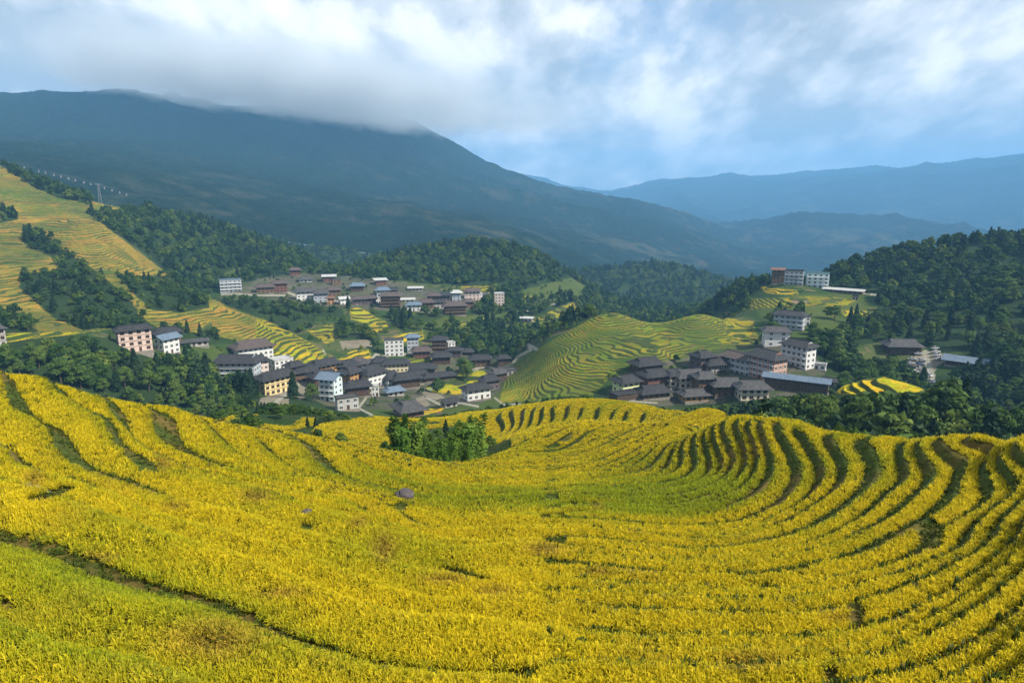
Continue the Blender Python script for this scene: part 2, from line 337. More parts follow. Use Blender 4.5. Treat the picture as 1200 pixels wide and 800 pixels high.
def cover(x, y, z, want):
    """land-cover masks at world points on the ground"""
    px, py = proj(x, y, z); r = np.hypot(x, y); out = {}
    jx = px + 3.0 * (vnoise(x / 14, y / 14, 91) - .5) * np.clip(r / 400, 0, 1); jy = py + 2.0 * (vnoise(x / 14, y / 14, 92) - .5) * np.clip(r / 400, 0, 1)
    rice = np.zeros(x.shape, bool); stp = np.zeros(x.shape); yel = np.zeros(x.shape)
    rr = r_ridge(px)
    near = (r < rr * 1.05)
    fold = ((px > 536) & (px < 880) & (r > rr * 1.0) & (r < 186 - np.abs(px - 560) * 0.14)) & ~((px < 600) & (r < 104))
    fold2 = (r > 98) & (r < 190) & (inpoly(jx, jy, [(364,506),(380,496),(436,489),(470,487),(536,487),(540,499),(470,506),(456,522),(440,536),(420,531),(400,516),(372,513)]) | inpoly(jx, jy, [(246,489),(300,487),(372,490),(368,499),(330,507),(300,503)])) & (vnoise(x / 9, y / 9, 40) > .22)
    rice |= near | fold | fold2
    stp[near] = 1.0; stp[fold | fold2] = 0.9; yel[rice] = 1.0
    for poly, a, b, s, yl in RICE:
        m = (r > a) & (r < b)
        if m.any():
            idx = np.where(m)[0] if x.ndim == 1 else None
            k = inpoly(jx[m], jy[m], poly); mm = np.zeros(x.shape, bool); mm[m] = k
            rice |= mm; stp[mm] = s; yel[mm] = yl
    fo = np.zeros(x.shape)
    for poly, a, b, d in FOREST:
        m = (r > a) & (r < b)
        if m.any():
            k = inpoly(jx[m], jy[m], poly); mm = np.zeros(x.shape, bool); mm[m] = k
            fo[mm] = np.maximum(fo[mm], d)
    hill = np.zeros(x.shape, bool)
    for d in L_DARK: hill |= inpoly(jx, jy, d) & (r > 395) & (r < 960)
    rice &= ~hill
    fo[rice & (r > 186)] = 0; fo[near | fold] = 0
    # the grove behind the right-hand foreground ridge and the shrubs round the bamboo
    g = (px > 826) & (r > rr * 1.14) & (r < 215) & ~rice
    fo[g] = 1.0
    sc_ = (px > 230) & (px < 600) & (r > rr * 1.08) & (r < 186) & ~rice; fo[sc_] = .55
    # slopes the photograph does not show
    h = (r > 186) & (r < 300) & ~rice & (px < 700); fo[h] = np.maximum(fo[h], 0.5)
    wild = (r > 600) & (px > 590) & ~rice & (fo == 0); fo[wild] = 0.85
    wild = (r > 860) & ~rice & (fo == 0); fo[wild] = 0.85
    for poly, a, b in GREENF: fo[inpoly(jx, jy, poly) & (r > a) & (r < b) & wild_ok(r)] = 0
    vil = np.zeros(x.shape, bool)
    for poly, a, b in VILLAGE: vil |= inpoly(jx, jy, poly) & (r > a) & (r < b)
    fo[vil] = np.maximum(fo[vil] * .25, .16); out['village'] = vil & ~rice
    out['lhill'] = (px < 300) & (r > 395) & rice & inpoly(px, py, L_RICE + [] if False else L_RICE) | (inpoly(px, py, L_RICE2) & (r > 690))
    out['rice'] = rice; out['stp'] = stp; out['yel'] = yel; out['forest'] = fo; out['px'] = px; out['py'] = py; out['near'] = near; out['fold'] = fold | fold2
    if want:
        gr = np.zeros(x.shape, bool)
        for poly, a, b in GREENF: gr |= inpoly(jx, jy, poly) & (r > a) & (r < b)
        di = np.zeros(x.shape, bool)
        for poly, a, b in DIRT: di |= inpoly(jx, jy, poly) & (r > a) & (r < b)
        pa = np.zeros(x.shape, bool)
        for pl, w, a, b in PATHS:
            m = (r > a) & (r < b)
            if not m.any(): continue
            qx = px[m]; qy = py[m]; d = np.full(qx.shape, 1e9)
            for (x0, y0), (x1, y1) in zip(pl[:-1], pl[1:]):
                t = np.clip(((qx - x0) * (x1 - x0) + (qy - y0) * (y1 - y0)) / ((x1 - x0) ** 2 + (y1 - y0) ** 2), 0, 1)
                d = np.minimum(d, np.hypot(qx - x0 - t * (x1 - x0), (qy - y0 - t * (y1 - y0)) * 1.3))
            mm = np.zeros(x.shape, bool); mm[m] = d < w; pa |= mm
        out['green'] = gr; out['dirt'] = di; out['path'] = pa
    return out

def quant(z, s, k=0.68):
    u = -z / s; fl = np.floor(u); fr = u - fl
    return -s * (fl + sstep(k, 1.0, fr)) - 0.30 * s, u
def terrain(th, lr, full=True):
    """final ground height and cover masks"""
    x = np.exp(lr) * np.sin(th); y = np.exp(lr) * np.cos(th); r = np.exp(lr)
    z = base(th, lr)
    z = z + fbm(x / 9, y / 9, 3, 11) * 0.10 * sstep(8, 30, r) + fbm(x / 40, y / 40, 3, 12) * np.clip(r / 300, 0, 1) * 1.2
    z = z + fbm(x / 42, y / 42, 3, 59) * 3.0 * sstep(290, 340, r) * (1 - sstep(430, 520, r)) * sstep(-.06, .06, th) * (1 - sstep(.26, .36, th))
    c = cover(x, y, z, full)
    m = c['rice'] * 1.0
    # foreground: metre steps, halved on the right-hand spur
    wr = sstep(-0.06, 0.16, th)
    zi = z + .13 * np.sin(z * 1.9) + .05 * np.sin(z * 4.3 + 1) + .10 * fbm(x / 11, y / 11, 2, 57)
    z1, u1 = quant(zi, 1.15, .60); z2, u2 = quant(z + .07 * np.sin(z * 3.1), 0.62, .58)
    zn = z1 * (1 - wr) + z2 * wr
    un = np.where(wr > .15 + .7 * vnoise(x / 2.6, y / 2.6, 58), u2, u1)
    zz = z.copy(); u = np.zeros_like(z)
    nf = (c['near'] | c['fold']) & c['rice']
    zf, uf = quant(z, 1.05, .62)
    zn = np.where(c['fold'], zf, zn); un = np.where(c['fold'], uf, un)
    zz[nf] = zn[nf]; u[nf] = un[nf]
    far_ = c['rice'] & ~nf
    zw = z + np.where(c['lhill'], fbm(x / 60, y / 60, 4, 55) * 5.0, fbm(x / 34, y / 34, 4, 56) * 2.6)
    s = np.where(c['stp'] > 0, c['stp'], 1)
    zq, uq = quant(zw, s)
    zz[far_] = (zq - zw + z)[far_]; u[far_] = uq[far_]
    c['u'] = u; c['base'] = z
    return x, y, zz, c
# ------------------------------------------------------------------ materials
def mat(name):
    m = bpy.data.materials.new(name); m.use_nodes = True
    nt = m.node_tree; nt.nodes.clear()
    o = nt.nodes.new('ShaderNodeOutputMaterial'); p = nt.nodes.new('ShaderNodeBsdfPrincipled')
    nt.links.new(p.outputs[0], o.inputs[0])
    p.inputs['Roughness'].default_value = 0.85
    p.inputs['Specular IOR Level'].default_value = 0.25
    return m, nt, p
def N(nt, t, **kw):
    n = nt.nodes.new(t)
    for k, v in kw.items(): setattr(n, k, v)
    return n
def mixc(nt, fac, a, b, blend='MIX'):
    n = nt.nodes.new('ShaderNodeMix'); n.data_type = 'RGBA'; n.blend_type = blend
    for s, v in ((n.inputs[0], fac), (n.inputs[6], a), (n.inputs[7], b)):
        if hasattr(v, 'is_linked') or isinstance(v, bpy.types.NodeSocket): nt.links.new(v, s)
        else: s.default_value = v if not isinstance(v, tuple) else (v + (1,) if len(v) == 3 else v)
    return n.outputs[2]
def math_(nt, op, a, b=None, clamp=False):
    n = nt.nodes.new('ShaderNodeMath'); n.operation = op; n.use_clamp = clamp
    for s, v in ((n.inputs[0], a), (n.inputs[1], b)):
        if v is None: continue
        if isinstance(v, bpy.types.NodeSocket): nt.links.new(v, s)
        else: s.default_value = v
    return n.outputs[0]
def noise(nt, scale, detail=4, vec=None, rough=0.55, dist=0.0):
    n = nt.nodes.new('ShaderNodeTexNoise'); n.inputs['Scale'].default_value = scale
    n.inputs['Detail'].default_value = detail; n.inputs['Roughness'].default_value = rough; n.inputs['Distortion'].default_value = dist
    if vec is not None: nt.links.new(vec, n.inputs['Vector'])
    return n
def ramp(nt, fac, stops):
    n = nt.nodes.new('ShaderNodeValToRGB'); nt.links.new(fac, n.inputs[0])
    e = n.color_ramp.elements
    while len(e) < len(stops): e.new(0.5)
    for k, (p, c) in zip(e, stops):
        k.position = p; k.color = tuple(c) + (1,) if len(c) == 3 else c
    return n.outputs[0]
def plain(name, col, rough=0.85, spec=0.25, var=0.25, scale=3.0, metal=0.0, bump=0.0):
    """one surface colour with slight irregular wear"""
    m, nt, p = mat(name)
    tc = N(nt, 'ShaderNodeTexCoord'); n = noise(nt, scale, 5, tc.outputs['Object'])
    v = ramp(nt, n.outputs[0], [(0.3, tuple(c * (1 - var) for c in col)), (0.7, tuple(min(1, c * (1 + var * .6)) for c in col))])
    nt.links.new(v, p.inputs['Base Color']); p.inputs['Roughness'].default_value = rough
    p.inputs['Specular IOR Level'].default_value = spec; p.inputs['Metallic'].default_value = metal
    if bump:
        b = N(nt, 'ShaderNodeBump'); b.inputs['Strength'].default_value = bump; nt.links.new(n.outputs[0], b.inputs['Height']); nt.links.new(b.outputs[0], p.inputs['Normal'])
    return m

# terrain: the cover colour comes from the mesh, the terrace banks from the level coordinate
def terrain_mat():
    m, nt, p = mat('terrain_cover')
    a = N(nt, 'ShaderNodeAttribute', attribute_name='cover'); geo = N(nt, 'ShaderNodeNewGeometry')
    u = N(nt, 'ShaderNodeAttribute', attribute_name='level'); t = N(nt, 'ShaderNodeAttribute', attribute_name='terraced')
    fine = noise(nt, 1.3, 4, geo.outputs['Position']); mid = noise(nt, 0.12, 5, geo.outputs['Position'])
    wob = noise(nt, 0.05, 3, geo.outputs['Position'])
    base_c = mixc(nt, 1.0, a.outputs['Color'], ramp(nt, fine.outputs[0], [(0.25, (.55, .55, .5)), (0.72, (1.3, 1.3, 1.2))]), 'MULTIPLY')
    # each terrace ripens a little differently
    lev = math_(nt, 'FLOOR', u.outputs['Fac']); wn = N(nt, 'ShaderNodeTexWhiteNoise', noise_dimensions='1D')
    nt.links.new(math_(nt, 'ADD', math_(nt, 'MULTIPLY', lev, 1.37), math_(nt, 'FLOOR', math_(nt, 'MULTIPLY', mid.outputs[0], 9.0))), wn.inputs['W'])
    tint = ramp(nt, wn.outputs[0], [(0.0, (.55, .85, .6)), (0.4, (.95, 1.0, .9)), (0.75, (1.15, 1.0, .9)), (1.0, (1.05, .82, .95))])
    rice_c = mixc(nt, 1.0, base_c, tint, 'MULTIPLY')
    fr = math_(nt, 'FRACT', u.outputs['Fac'])
    edge = math_(nt, 'ADD', math_(nt, 'ADD', 0.98, math_(nt, 'MULTIPLY', t.outputs['Fac'], -0.38)), math_(nt, 'MULTIPLY', math_(nt, 'SUBTRACT', wob.outputs[0], 0.5), 0.75))
    bank = math_(nt, 'MULTIPLY', math_(nt, 'GREATER_THAN', fr, edge), math_(nt, 'LESS_THAN', fr, 0.985))
    bankc = ramp(nt, mid.outputs[0], [(0.35, (.030, .055, .012)), (0.55, (.050, .065, .016)), (0.7, (.085, .070, .030))])
    rb = mixc(nt, bank, rice_c, bankc)
    c = mixc(nt, math_(nt, 'GREATER_THAN', t.outputs['Fac'], 0.15), base_c, rb)
    nt.links.new(c, p.inputs['Base Color']); p.inputs['Roughness'].default_value = 0.95; p.inputs['Specular IOR Level'].default_value = 0.1
    b = N(nt, 'ShaderNodeBump'); b.inputs['Strength'].default_value = 0.5; b.inputs['Distance'].default_value = 0.4
    nt.links.new(fine.outputs[0], b.inputs['Height']); nt.links.new(b.outputs[0], p.inputs['Normal'])
    return m
TERRAIN_M = terrain_mat()

def grid_mesh(name, X, Y, Z, material, attrs):
    n, m = X.shape
    me = bpy.data.meshes.new(name)
    co = np.stack([X, Y, Z], -1).reshape(-1, 3).astype(np.float32)
    i = np.arange(n - 1)[:, None] * m + np.arange(m - 1)[None]
    f = np.stack([i, i + m, i + m + 1, i + 1], -1).reshape(-1, 4).astype(np.int32)
    me.vertices.add(len(co)); me.vertices.foreach_set('co', co.ravel())
    me.loops.add(f.size); me.loops.foreach_set('vertex_index', f.ravel())
    me.polygons.add(len(f)); me.polygons.foreach_set('loop_start', np.arange(0, f.size, 4, dtype=np.int32))
    me.update(calc_edges=True)
    me.polygons.foreach_set('use_smooth', np.ones(len(f), bool))
    for k, v in attrs.items():
        if v.ndim == 3:
            at = me.attributes.new(k, 'FLOAT_COLOR', 'POINT'); at.data.foreach_set('color', np.concatenate([v.reshape(-1, 3), np.ones((n * m, 1))], 1).astype(np.float32).ravel())
        else:
            at = me.attributes.new(k, 'FLOAT', 'POINT'); at.data.foreach_set('value', v.astype(np.float32).ravel())
    me.materials.append(material); me.validate()
    o = bpy.data.objects.new(name, me); COL.objects.link(o); o['kind'] = 'structure'
    return o

def lerp(a, b, t): return a + (b - a) * t
def cover_colour(x, y, z, c):
    r = np.hypot(x, y); n = x.shape
    n1 = fbm(x / 22, y / 22, 4, 21) * .5 + .5; n2 = fbm(x / 6, y / 6, 3, 22) * .5 + .5
    col = np.zeros(n + (3,))
    A = np.array
    col[:] = lerp(A([.028, .055, .013]), A([.062, .080, .024]), sstep(.35, .7, n1)[..., None])
    col = np.where((sstep(.58, .75, n2) * (n1 > .45))[..., None] > .5, A([.11, .09, .05]), col)
    f = np.clip(c['forest'], 0, 1)[..., None]
    col = lerp(col, A([.020, .038, .013]) * (0.7 + .6 * n1[..., None]), f)
    if 'green' in c:
        g = c['green'][..., None]; col = np.where(g, lerp(A([.036, .068, .014]), A([.075, .090, .022]), n1[..., None]), col)
    vl = (c['village'] * (.35 + .65 * (n2 > .42)))[..., None]; col = lerp(col, lerp(A([.045, .050, .032]), A([.115, .105, .085]), n1[..., None]), vl)
    ri = c['rice'][..., None]; yl = np.clip(c['yel'] + (n1 - .5) * .8, 0, 1)[..., None]
    rc = lerp(A([.088, .118, .013]), A([.40, .315, .012]), yl)
    rc = np.where(c['lhill'][..., None], lerp(A([.105, .110, .022]), A([.245, .180, .030]), sstep(.25, .75, n1)[..., None]), rc)
    rc = np.where((n2 > .66)[..., None] & (n1 > .5)[..., None], rc * A([.95, .8, 1.0]), rc)
    col = np.where(ri, rc, col)
    nr = (c['near'] | c['fold'])[..., None] & ri
    # under the standing rice: stubble, litter and green weeds
    col = np.where(nr & c['near'][..., None], lerp(A([.050, .070, .012]), A([.115, .085, .022]), sstep(.4, .7, n2)[..., None]), col)
    if 'dirt' in c:
        col = np.where(c['dirt'][..., None], lerp(A([.15, .12, .085]), A([.22, .20, .165]), n2[..., None]), col)
        col = np.where(c['path'][..., None], A([.26, .245, .21]), col)
    return col
def sheet(name, ths, lrs):
    T, L = np.meshgrid(ths, lrs, indexing='ij')
    sh = T.shape
    x, y, z, c = terrain(T.ravel(), L.ravel())
    c2 = {k: v.reshape(sh) for k, v in c.items()}
    x, y, z = (v.reshape(sh) for v in (x, y, z))
    col = cover_colour(x, y, z, c2)
    t = np.where(c2['rice'] & ~c2['near'], np.where(c2['lhill'], .42, 1.0), 0.0)
    return grid_mesh(name, x, y, z, TERRAIN_M, {'cover': col, 'level': c2['u'], 'terraced': t})
QUICK = globals().get('QUICK', 1.0)
LRN0, LRN1, LRM1, LRF1 = math.log(2.0), math.log(186), math.log(1300), math.log(12500)
th_n = np.linspace(-1.12, 1.12, int(1420 / QUICK)); th_m = th_n
lr_n = np.concatenate([np.linspace(LRN0, math.log(9), 30)[:-1], np.linspace(math.log(9), LRN1, int(1050 / QUICK))])
lr_m = np.linspace(LRN1, LRM1, int(760 / QUICK))
hillside = sheet('hillside_ground', th_n, lr_n)
valley = sheet('valley_ground', th_m, lr_m)

# far mountains: forested slopes with pale clearings
def mountain_mat():
    m, nt, p = mat('mountain_forest')
    geo = N(nt, 'ShaderNodeNewGeometry'); P = geo.outputs['Position']
    big = noise(nt, 0.0022, 6, P, 0.6); mid = noise(nt, 0.011, 6, P, 0.65); fine = noise(nt, 0.06, 4, P, 0.7)
    fc = ramp(nt, fine.outputs[0], [(0.3, (.004, .010, .006)), (0.55, (.010, .022, .011)), (0.75, (.021, .035, .016))])  # forest tones darkened in place of cloud shadow on the slopes
    cl = ramp(nt, mid.outputs[0], [(0.42, (.028, .048, .020)), (0.5, (.055, .066, .030)), (0.6, (.085, .076, .052))])
    sep = N(nt, 'ShaderNodeSeparateXYZ'); nt.links.new(P, sep.inputs[0])
    low = math_(nt, 'MULTIPLY', math_(nt, 'SUBTRACT', 220.0, sep.outputs[2]), 0.0016, True)
    k = math_(nt, 'ADD', math_(nt, 'MULTIPLY', big.outputs[0], 0.55), math_(nt, 'MULTIPLY', mid.outputs[0], 0.45))
    msk = math_(nt, 'MULTIPLY', ramp(nt, k, [(0.51, (0, 0, 0)), (0.59, (1, 1, 1))]), low)
    c = mixc(nt, msk, fc, cl)
    nt.links.new(c, p.inputs['Base Color']); p.inputs['Roughness'].default_value = 1.0; p.inputs['Specular IOR Level'].default_value = 0.0
    b = N(nt, 'ShaderNodeBump'); b.inputs['Strength'].default_value = 1.0; b.inputs['Distance'].default_value = 14.0
    nt.links.new(fine.outputs[0], b.inputs['Height']); nt.links.new(b.outputs[0], p.inputs['Normal'])
    return m
def far_sheet():
    ths = np.linspace(-1.12, 1.12, int(1200 / QUICK)); lrs = np.linspace(LRM1, LRF1, int(520 / QUICK))
    T, L = np.meshgrid(ths, lrs, indexing='ij'); sh = T.shape
    z = base(T.ravel(), L.ravel()).reshape(sh); r = np.exp(L)
    x = r * np.sin(T); y = r * np.cos(T)
    z = z + fbm(x / 30, y / 30, 2, 31) * 5 * sstep(1300, 1500, r) + fbm(x / 160, y / 160, 3, 33) * 12 * sstep(1300, 1700, r)
    return grid_mesh('mountains', x, y, z, mountain_mat(), {})
mountains = far_sheet()

# ------------------------------------------------------------------ picking points on the ground
_LRS = np.linspace(math.log(7), math.log(1280), 2600)
def hit(px, py, rmin=0):
    """first ground point seen through a photo pixel"""
    th, t = theta_tan(px, py); th = float(th); t = float(t)
    lr = _LRS[_LRS > math.log(max(rmin, 7))]
    z = base(np.full(lr.shape, th), lr)
    d = -t * np.exp(lr) - z
    k = np.argmax(d < 0)
    r = math.exp(lr[k]); return r * math.sin(th), r * math.cos(th), float(z[k]), r
def ground(x, y):
    return float(base_xy(np.array([x]), np.array([y]))[0])
def ground_full(x, y):
    x = np.atleast_1d(np.asarray(x, float)); y = np.atleast_1d(np.asarray(y, float))
    return terrain(np.arctan2(x, y), np.log(np.hypot(x, y)), False)[2]
# ------------------------------------------------------------------ mesh helpers
def new_mesh(name, verts, faces, mats, mi=None, smooth=False, attrs=None):
    me = bpy.data.meshes.new(name)
    v = np.asarray(verts, np.float32); me.vertices.add(len(v)); me.vertices.foreach_set('co', v.ravel())
    if isinstance(faces, np.ndarray):
        k = faces.shape[1]; me.loops.add(faces.size); me.loops.foreach_set('vertex_index', faces.astype(np.int32).ravel())
        me.polygons.add(len(faces)); me.polygons.foreach_set('loop_start', np.arange(0, faces.size, k, dtype=np.int32))
    else:
        tot = sum(len(f) for f in faces); me.loops.add(tot)
        me.loops.foreach_set('vertex_index', np.array([i for f in faces for i in f], np.int32))
        me.polygons.add(len(faces)); st = np.cumsum([0] + [len(f) for f in faces[:-1]]); me.polygons.foreach_set('loop_start', st.astype(np.int32))
    me.update(calc_edges=True)
    for m in mats: me.materials.append(m)
    if mi is not None: me.polygons.foreach_set('material_index', np.asarray(mi, np.int32))
    me.polygons.foreach_set('use_smooth', np.full(len(me.polygons), smooth))
    for k, a in (attrs or {}).items():
        at = me.attributes.new(k, 'FLOAT', 'POINT'); at.data.foreach_set('value', np.asarray(a, np.float32))
    me.validate(); return me
def link(name, me, parent=None):
    o = bpy.data.objects.new(name, me); COL.objects.link(o)
    if parent: o.parent = parent
    return o
def tag(o, label=None, cat=None, group=None, kind=None):
    for k, v in (('label', label), ('category', cat), ('group', group), ('kind', kind)):
        if v: o[k] = v
    return o
def empty(name, loc, rz=0.0):
    o = bpy.data.objects.new(name, None); COL.objects.link(o); o.location = loc; o.rotation_euler = (0, 0, rz); o.empty_display_size = 0.5
    return o

# ------------------------------------------------------------------ standing rice
def leaf_mat(name, stops, tint_name='tint', transl=0.35, rough=0.6, browns=None):
    m = bpy.data.materials.new(name); m.use_nodes = True; nt = m.node_tree; nt.nodes.clear()
    out = N(nt, 'ShaderNodeOutputMaterial'); d = N(nt, 'ShaderNodeBsdfPrincipled'); t = N(nt, 'ShaderNodeBsdfTranslucent'); mx = N(nt, 'ShaderNodeMixShader')
    h = N(nt, 'ShaderNodeAttribute', attribute_name='h'); ti = N(nt, 'ShaderNodeAttribute', attribute_name=tint_name, attribute_type='INSTANCER')
    br = N(nt, 'ShaderNodeAttribute', attribute_name='dry', attribute_type='INSTANCER'); oi = N(nt, 'ShaderNodeObjectInfo')
    vv = N(nt, 'ShaderNodeAttribute', attribute_name='v')
    low, green, gold, brown = stops
    k = math_(nt, 'ADD', ti.outputs['Fac'], math_(nt, 'MULTIPLY', math_(nt, 'SUBTRACT', vv.outputs['Fac'], 0.5), 0.55), True)
    top = mixc(nt, k, green, gold)
    top = mixc(nt, br.outputs['Fac'], top, brown)
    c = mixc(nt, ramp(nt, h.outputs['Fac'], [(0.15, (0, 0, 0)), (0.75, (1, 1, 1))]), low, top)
    c = mixc(nt, 1.0, c, ramp(nt, oi.outputs['Random'], [(0, (.74, .77, .72)), (1, (1.2, 1.18, 1.12))]), 'MULTIPLY')
    nt.links.new(c, d.inputs['Base Color']); nt.links.new(c, t.inputs['Color'])
    d.inputs['Roughness'].default_value = rough; d.inputs['Specular IOR Level'].default_value = 0.15
    mx.inputs[0].default_value = transl
    nt.links.new(d.outputs[0], mx.inputs[1]); nt.links.new(t.outputs[0], mx.inputs[2]); nt.links.new(mx.outputs[0], out.inputs[0])
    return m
RICE_M = leaf_mat('rice_plants', ((.085, .105, .009), (.36, .44, .012), (.92, .69, .011), (.58, .34, .06)))

def rice_tuft(seed, nb, H=0.5, spread=0.10, lod=0):
    g = np.random.default_rng(seed); V = []; F = []; Hh = []; Vv = []
    for i in range(nb):
        a = g.uniform(0, 2 * math.pi); r0 = spread * math.sqrt(g.uniform(0, 1)); bx, by = r0 * math.cos(a + 1), r0 * math.sin(a + 1)
        pan = g.random() < 0.42                      # a panicle: arches over and hangs
        L = H * g.uniform(0.75, 1.15); lean = g.uniform(0.05, 0.20) if not pan else g.uniform(0.12, 0.32)
        w = (g.uniform(.006, .011) if not pan else g.uniform(.009, .015)) * (1 + lod * 0.9)
        vv = g.uniform(.55, 1) if pan else g.uniform(0, .75)
        S = 4 if lod == 0 else 3; pts = []
        for k in range(S + 1):
            s = k / S
            out = lean * L * (s ** 1.6) * 1.1; up = L * (s - (0.55 if pan else 0.30) * s ** 3)
            pts.append((bx + out * math.cos(a), by + out * math.sin(a), up, s))
        sx, sy = -math.sin(a), math.cos(a); b0 = len(V)
        for (x, y, z, s) in pts:
            ww = w * (1 - 0.75 * s) if not pan else w * (0.45 + 0.75 * s) * (1 if s < .99 else .5)
            V += [(x - sx * ww, y - sy * ww, z), (x + sx * ww, y + sy * ww, z)]; Hh += [z / H] * 2; Vv += [vv] * 2
        for k in range(S): F.append((b0 + 2 * k, b0 + 2 * k + 1, b0 + 2 * k + 3, b0 + 2 * k + 2))
    return new_mesh('rice_tuft', V, np.array(F), [RICE_M], smooth=True, attrs={'h': np.clip(Hh, 0, 1), 'v': Vv})

def proto_collection(name, meshes):
    c = bpy.data.collections.new(name)
    for i, me in enumerate(meshes):
        o = bpy.data.objects.new('%s_%02d' % (name, i), me); c.objects.link(o)
    return c
def scatter(name, pos, rot, scl, idx, coll, attrs, label=None, group=None):
    """ONE object of uncountable growth: a point cloud whose points carry plants"""
    me = bpy.data.meshes.new(name); pos = np.asarray(pos, np.float32); n = len(pos)
    me.vertices.add(n); me.vertices.foreach_set('co', pos.ravel())
    def put(k, t, d, key): a = me.attributes.new(k, t, 'POINT'); a.data.foreach_set(key, d.ravel())
    put('rot', 'FLOAT_VECTOR', np.asarray(rot, np.float32), 'vector'); put('scl', 'FLOAT_VECTOR', np.asarray(scl, np.float32), 'vector')
    put('idx', 'INT', np.asarray(idx, np.int32), 'value')
    for k, v in attrs.items(): put(k, 'FLOAT', np.asarray(v, np.float32), 'value')
    o = link(name, me); o['kind'] = 'stuff'
    if label: o['label'] = label; o['category'] = name.replace('_', ' ')
    ng = bpy.data.node_groups.new(name + '_growth', 'GeometryNodeTree')
    ng.interface.new_socket('Geometry', in_out='INPUT', socket_type='NodeSocketGeometry'); ng.interface.new_socket('Geometry', in_out='OUTPUT', socket_type='NodeSocketGeometry')
    gi = ng.nodes.new('NodeGroupInput'); go = ng.nodes.new('NodeGroupOutput'); ip = ng.nodes.new('GeometryNodeInstanceOnPoints'); ci = ng.nodes.new('GeometryNodeCollectionInfo')
    ci.inputs['Collection'].default_value = coll; ci.inputs['Separate Children'].default_value = True; ci.inputs['Reset Children'].default_value = True
    ip.inputs['Pick Instance'].default_value = True
    def na(k, t):
        q = ng.nodes.new('GeometryNodeInputNamedAttribute'); q.data_type = t; q.inputs['Name'].default_value = k; return q.outputs['Attribute']
    ng.links.new(gi.outputs[0], ip.inputs['Points']); ng.links.new(ci.outputs[0], ip.inputs['Instance'])
    ng.links.new(na('idx', 'INT'), ip.inputs['Instance Index']); ng.links.new(na('rot', 'FLOAT_VECTOR'), ip.inputs['Rotation']); ng.links.new(na('scl', 'FLOAT_VECTOR'), ip.inputs['Scale'])
    ng.links.new(ip.outputs[0], go.inputs[0])
    md = o.modifiers.new('growth', 'NODES'); md.node_group = ng
    return o

def area_points(r0, r1, t0, t1, spacing, g):
    n = int(0.5 * (r1 * r1 - r0 * r0) * (t1 - t0) / spacing ** 2)
    r = np.sqrt(g.uniform(r0 * r0, r1 * r1, n)); t = g.uniform(t0, t1, n)
    return t, np.log(r)
BROWN = [(250,745,60,24),(40,560,12,10),(300,578,20,8),(520,676,30,7),(450,640,14,18),(700,590,8,4),(190,540,10,8),(640,640,25,8),(110,650,26,6),(330,690,30,6),(580,690,22,6),(880,770,40,10),(985,720,20,6),(205,590,14,5),(420,610,10,6),(700,665,20,5)]
BARE = [(165,538,26,7,.5),(60,575,34,6,-.25),(543,668,34,5,.25),(470,590,9,6,0),(358,613,8,5,0),(1006,718,11,18,-.2),(975,785,14,14,.3),(1090,620,16,22,-.5),(900,683,8,4,0),(928,700,6,4,0),(0,700,22,8,.3),(130,470,16,3,.6),(640,602,8,3,0),(578,520,10,8,-.6)]
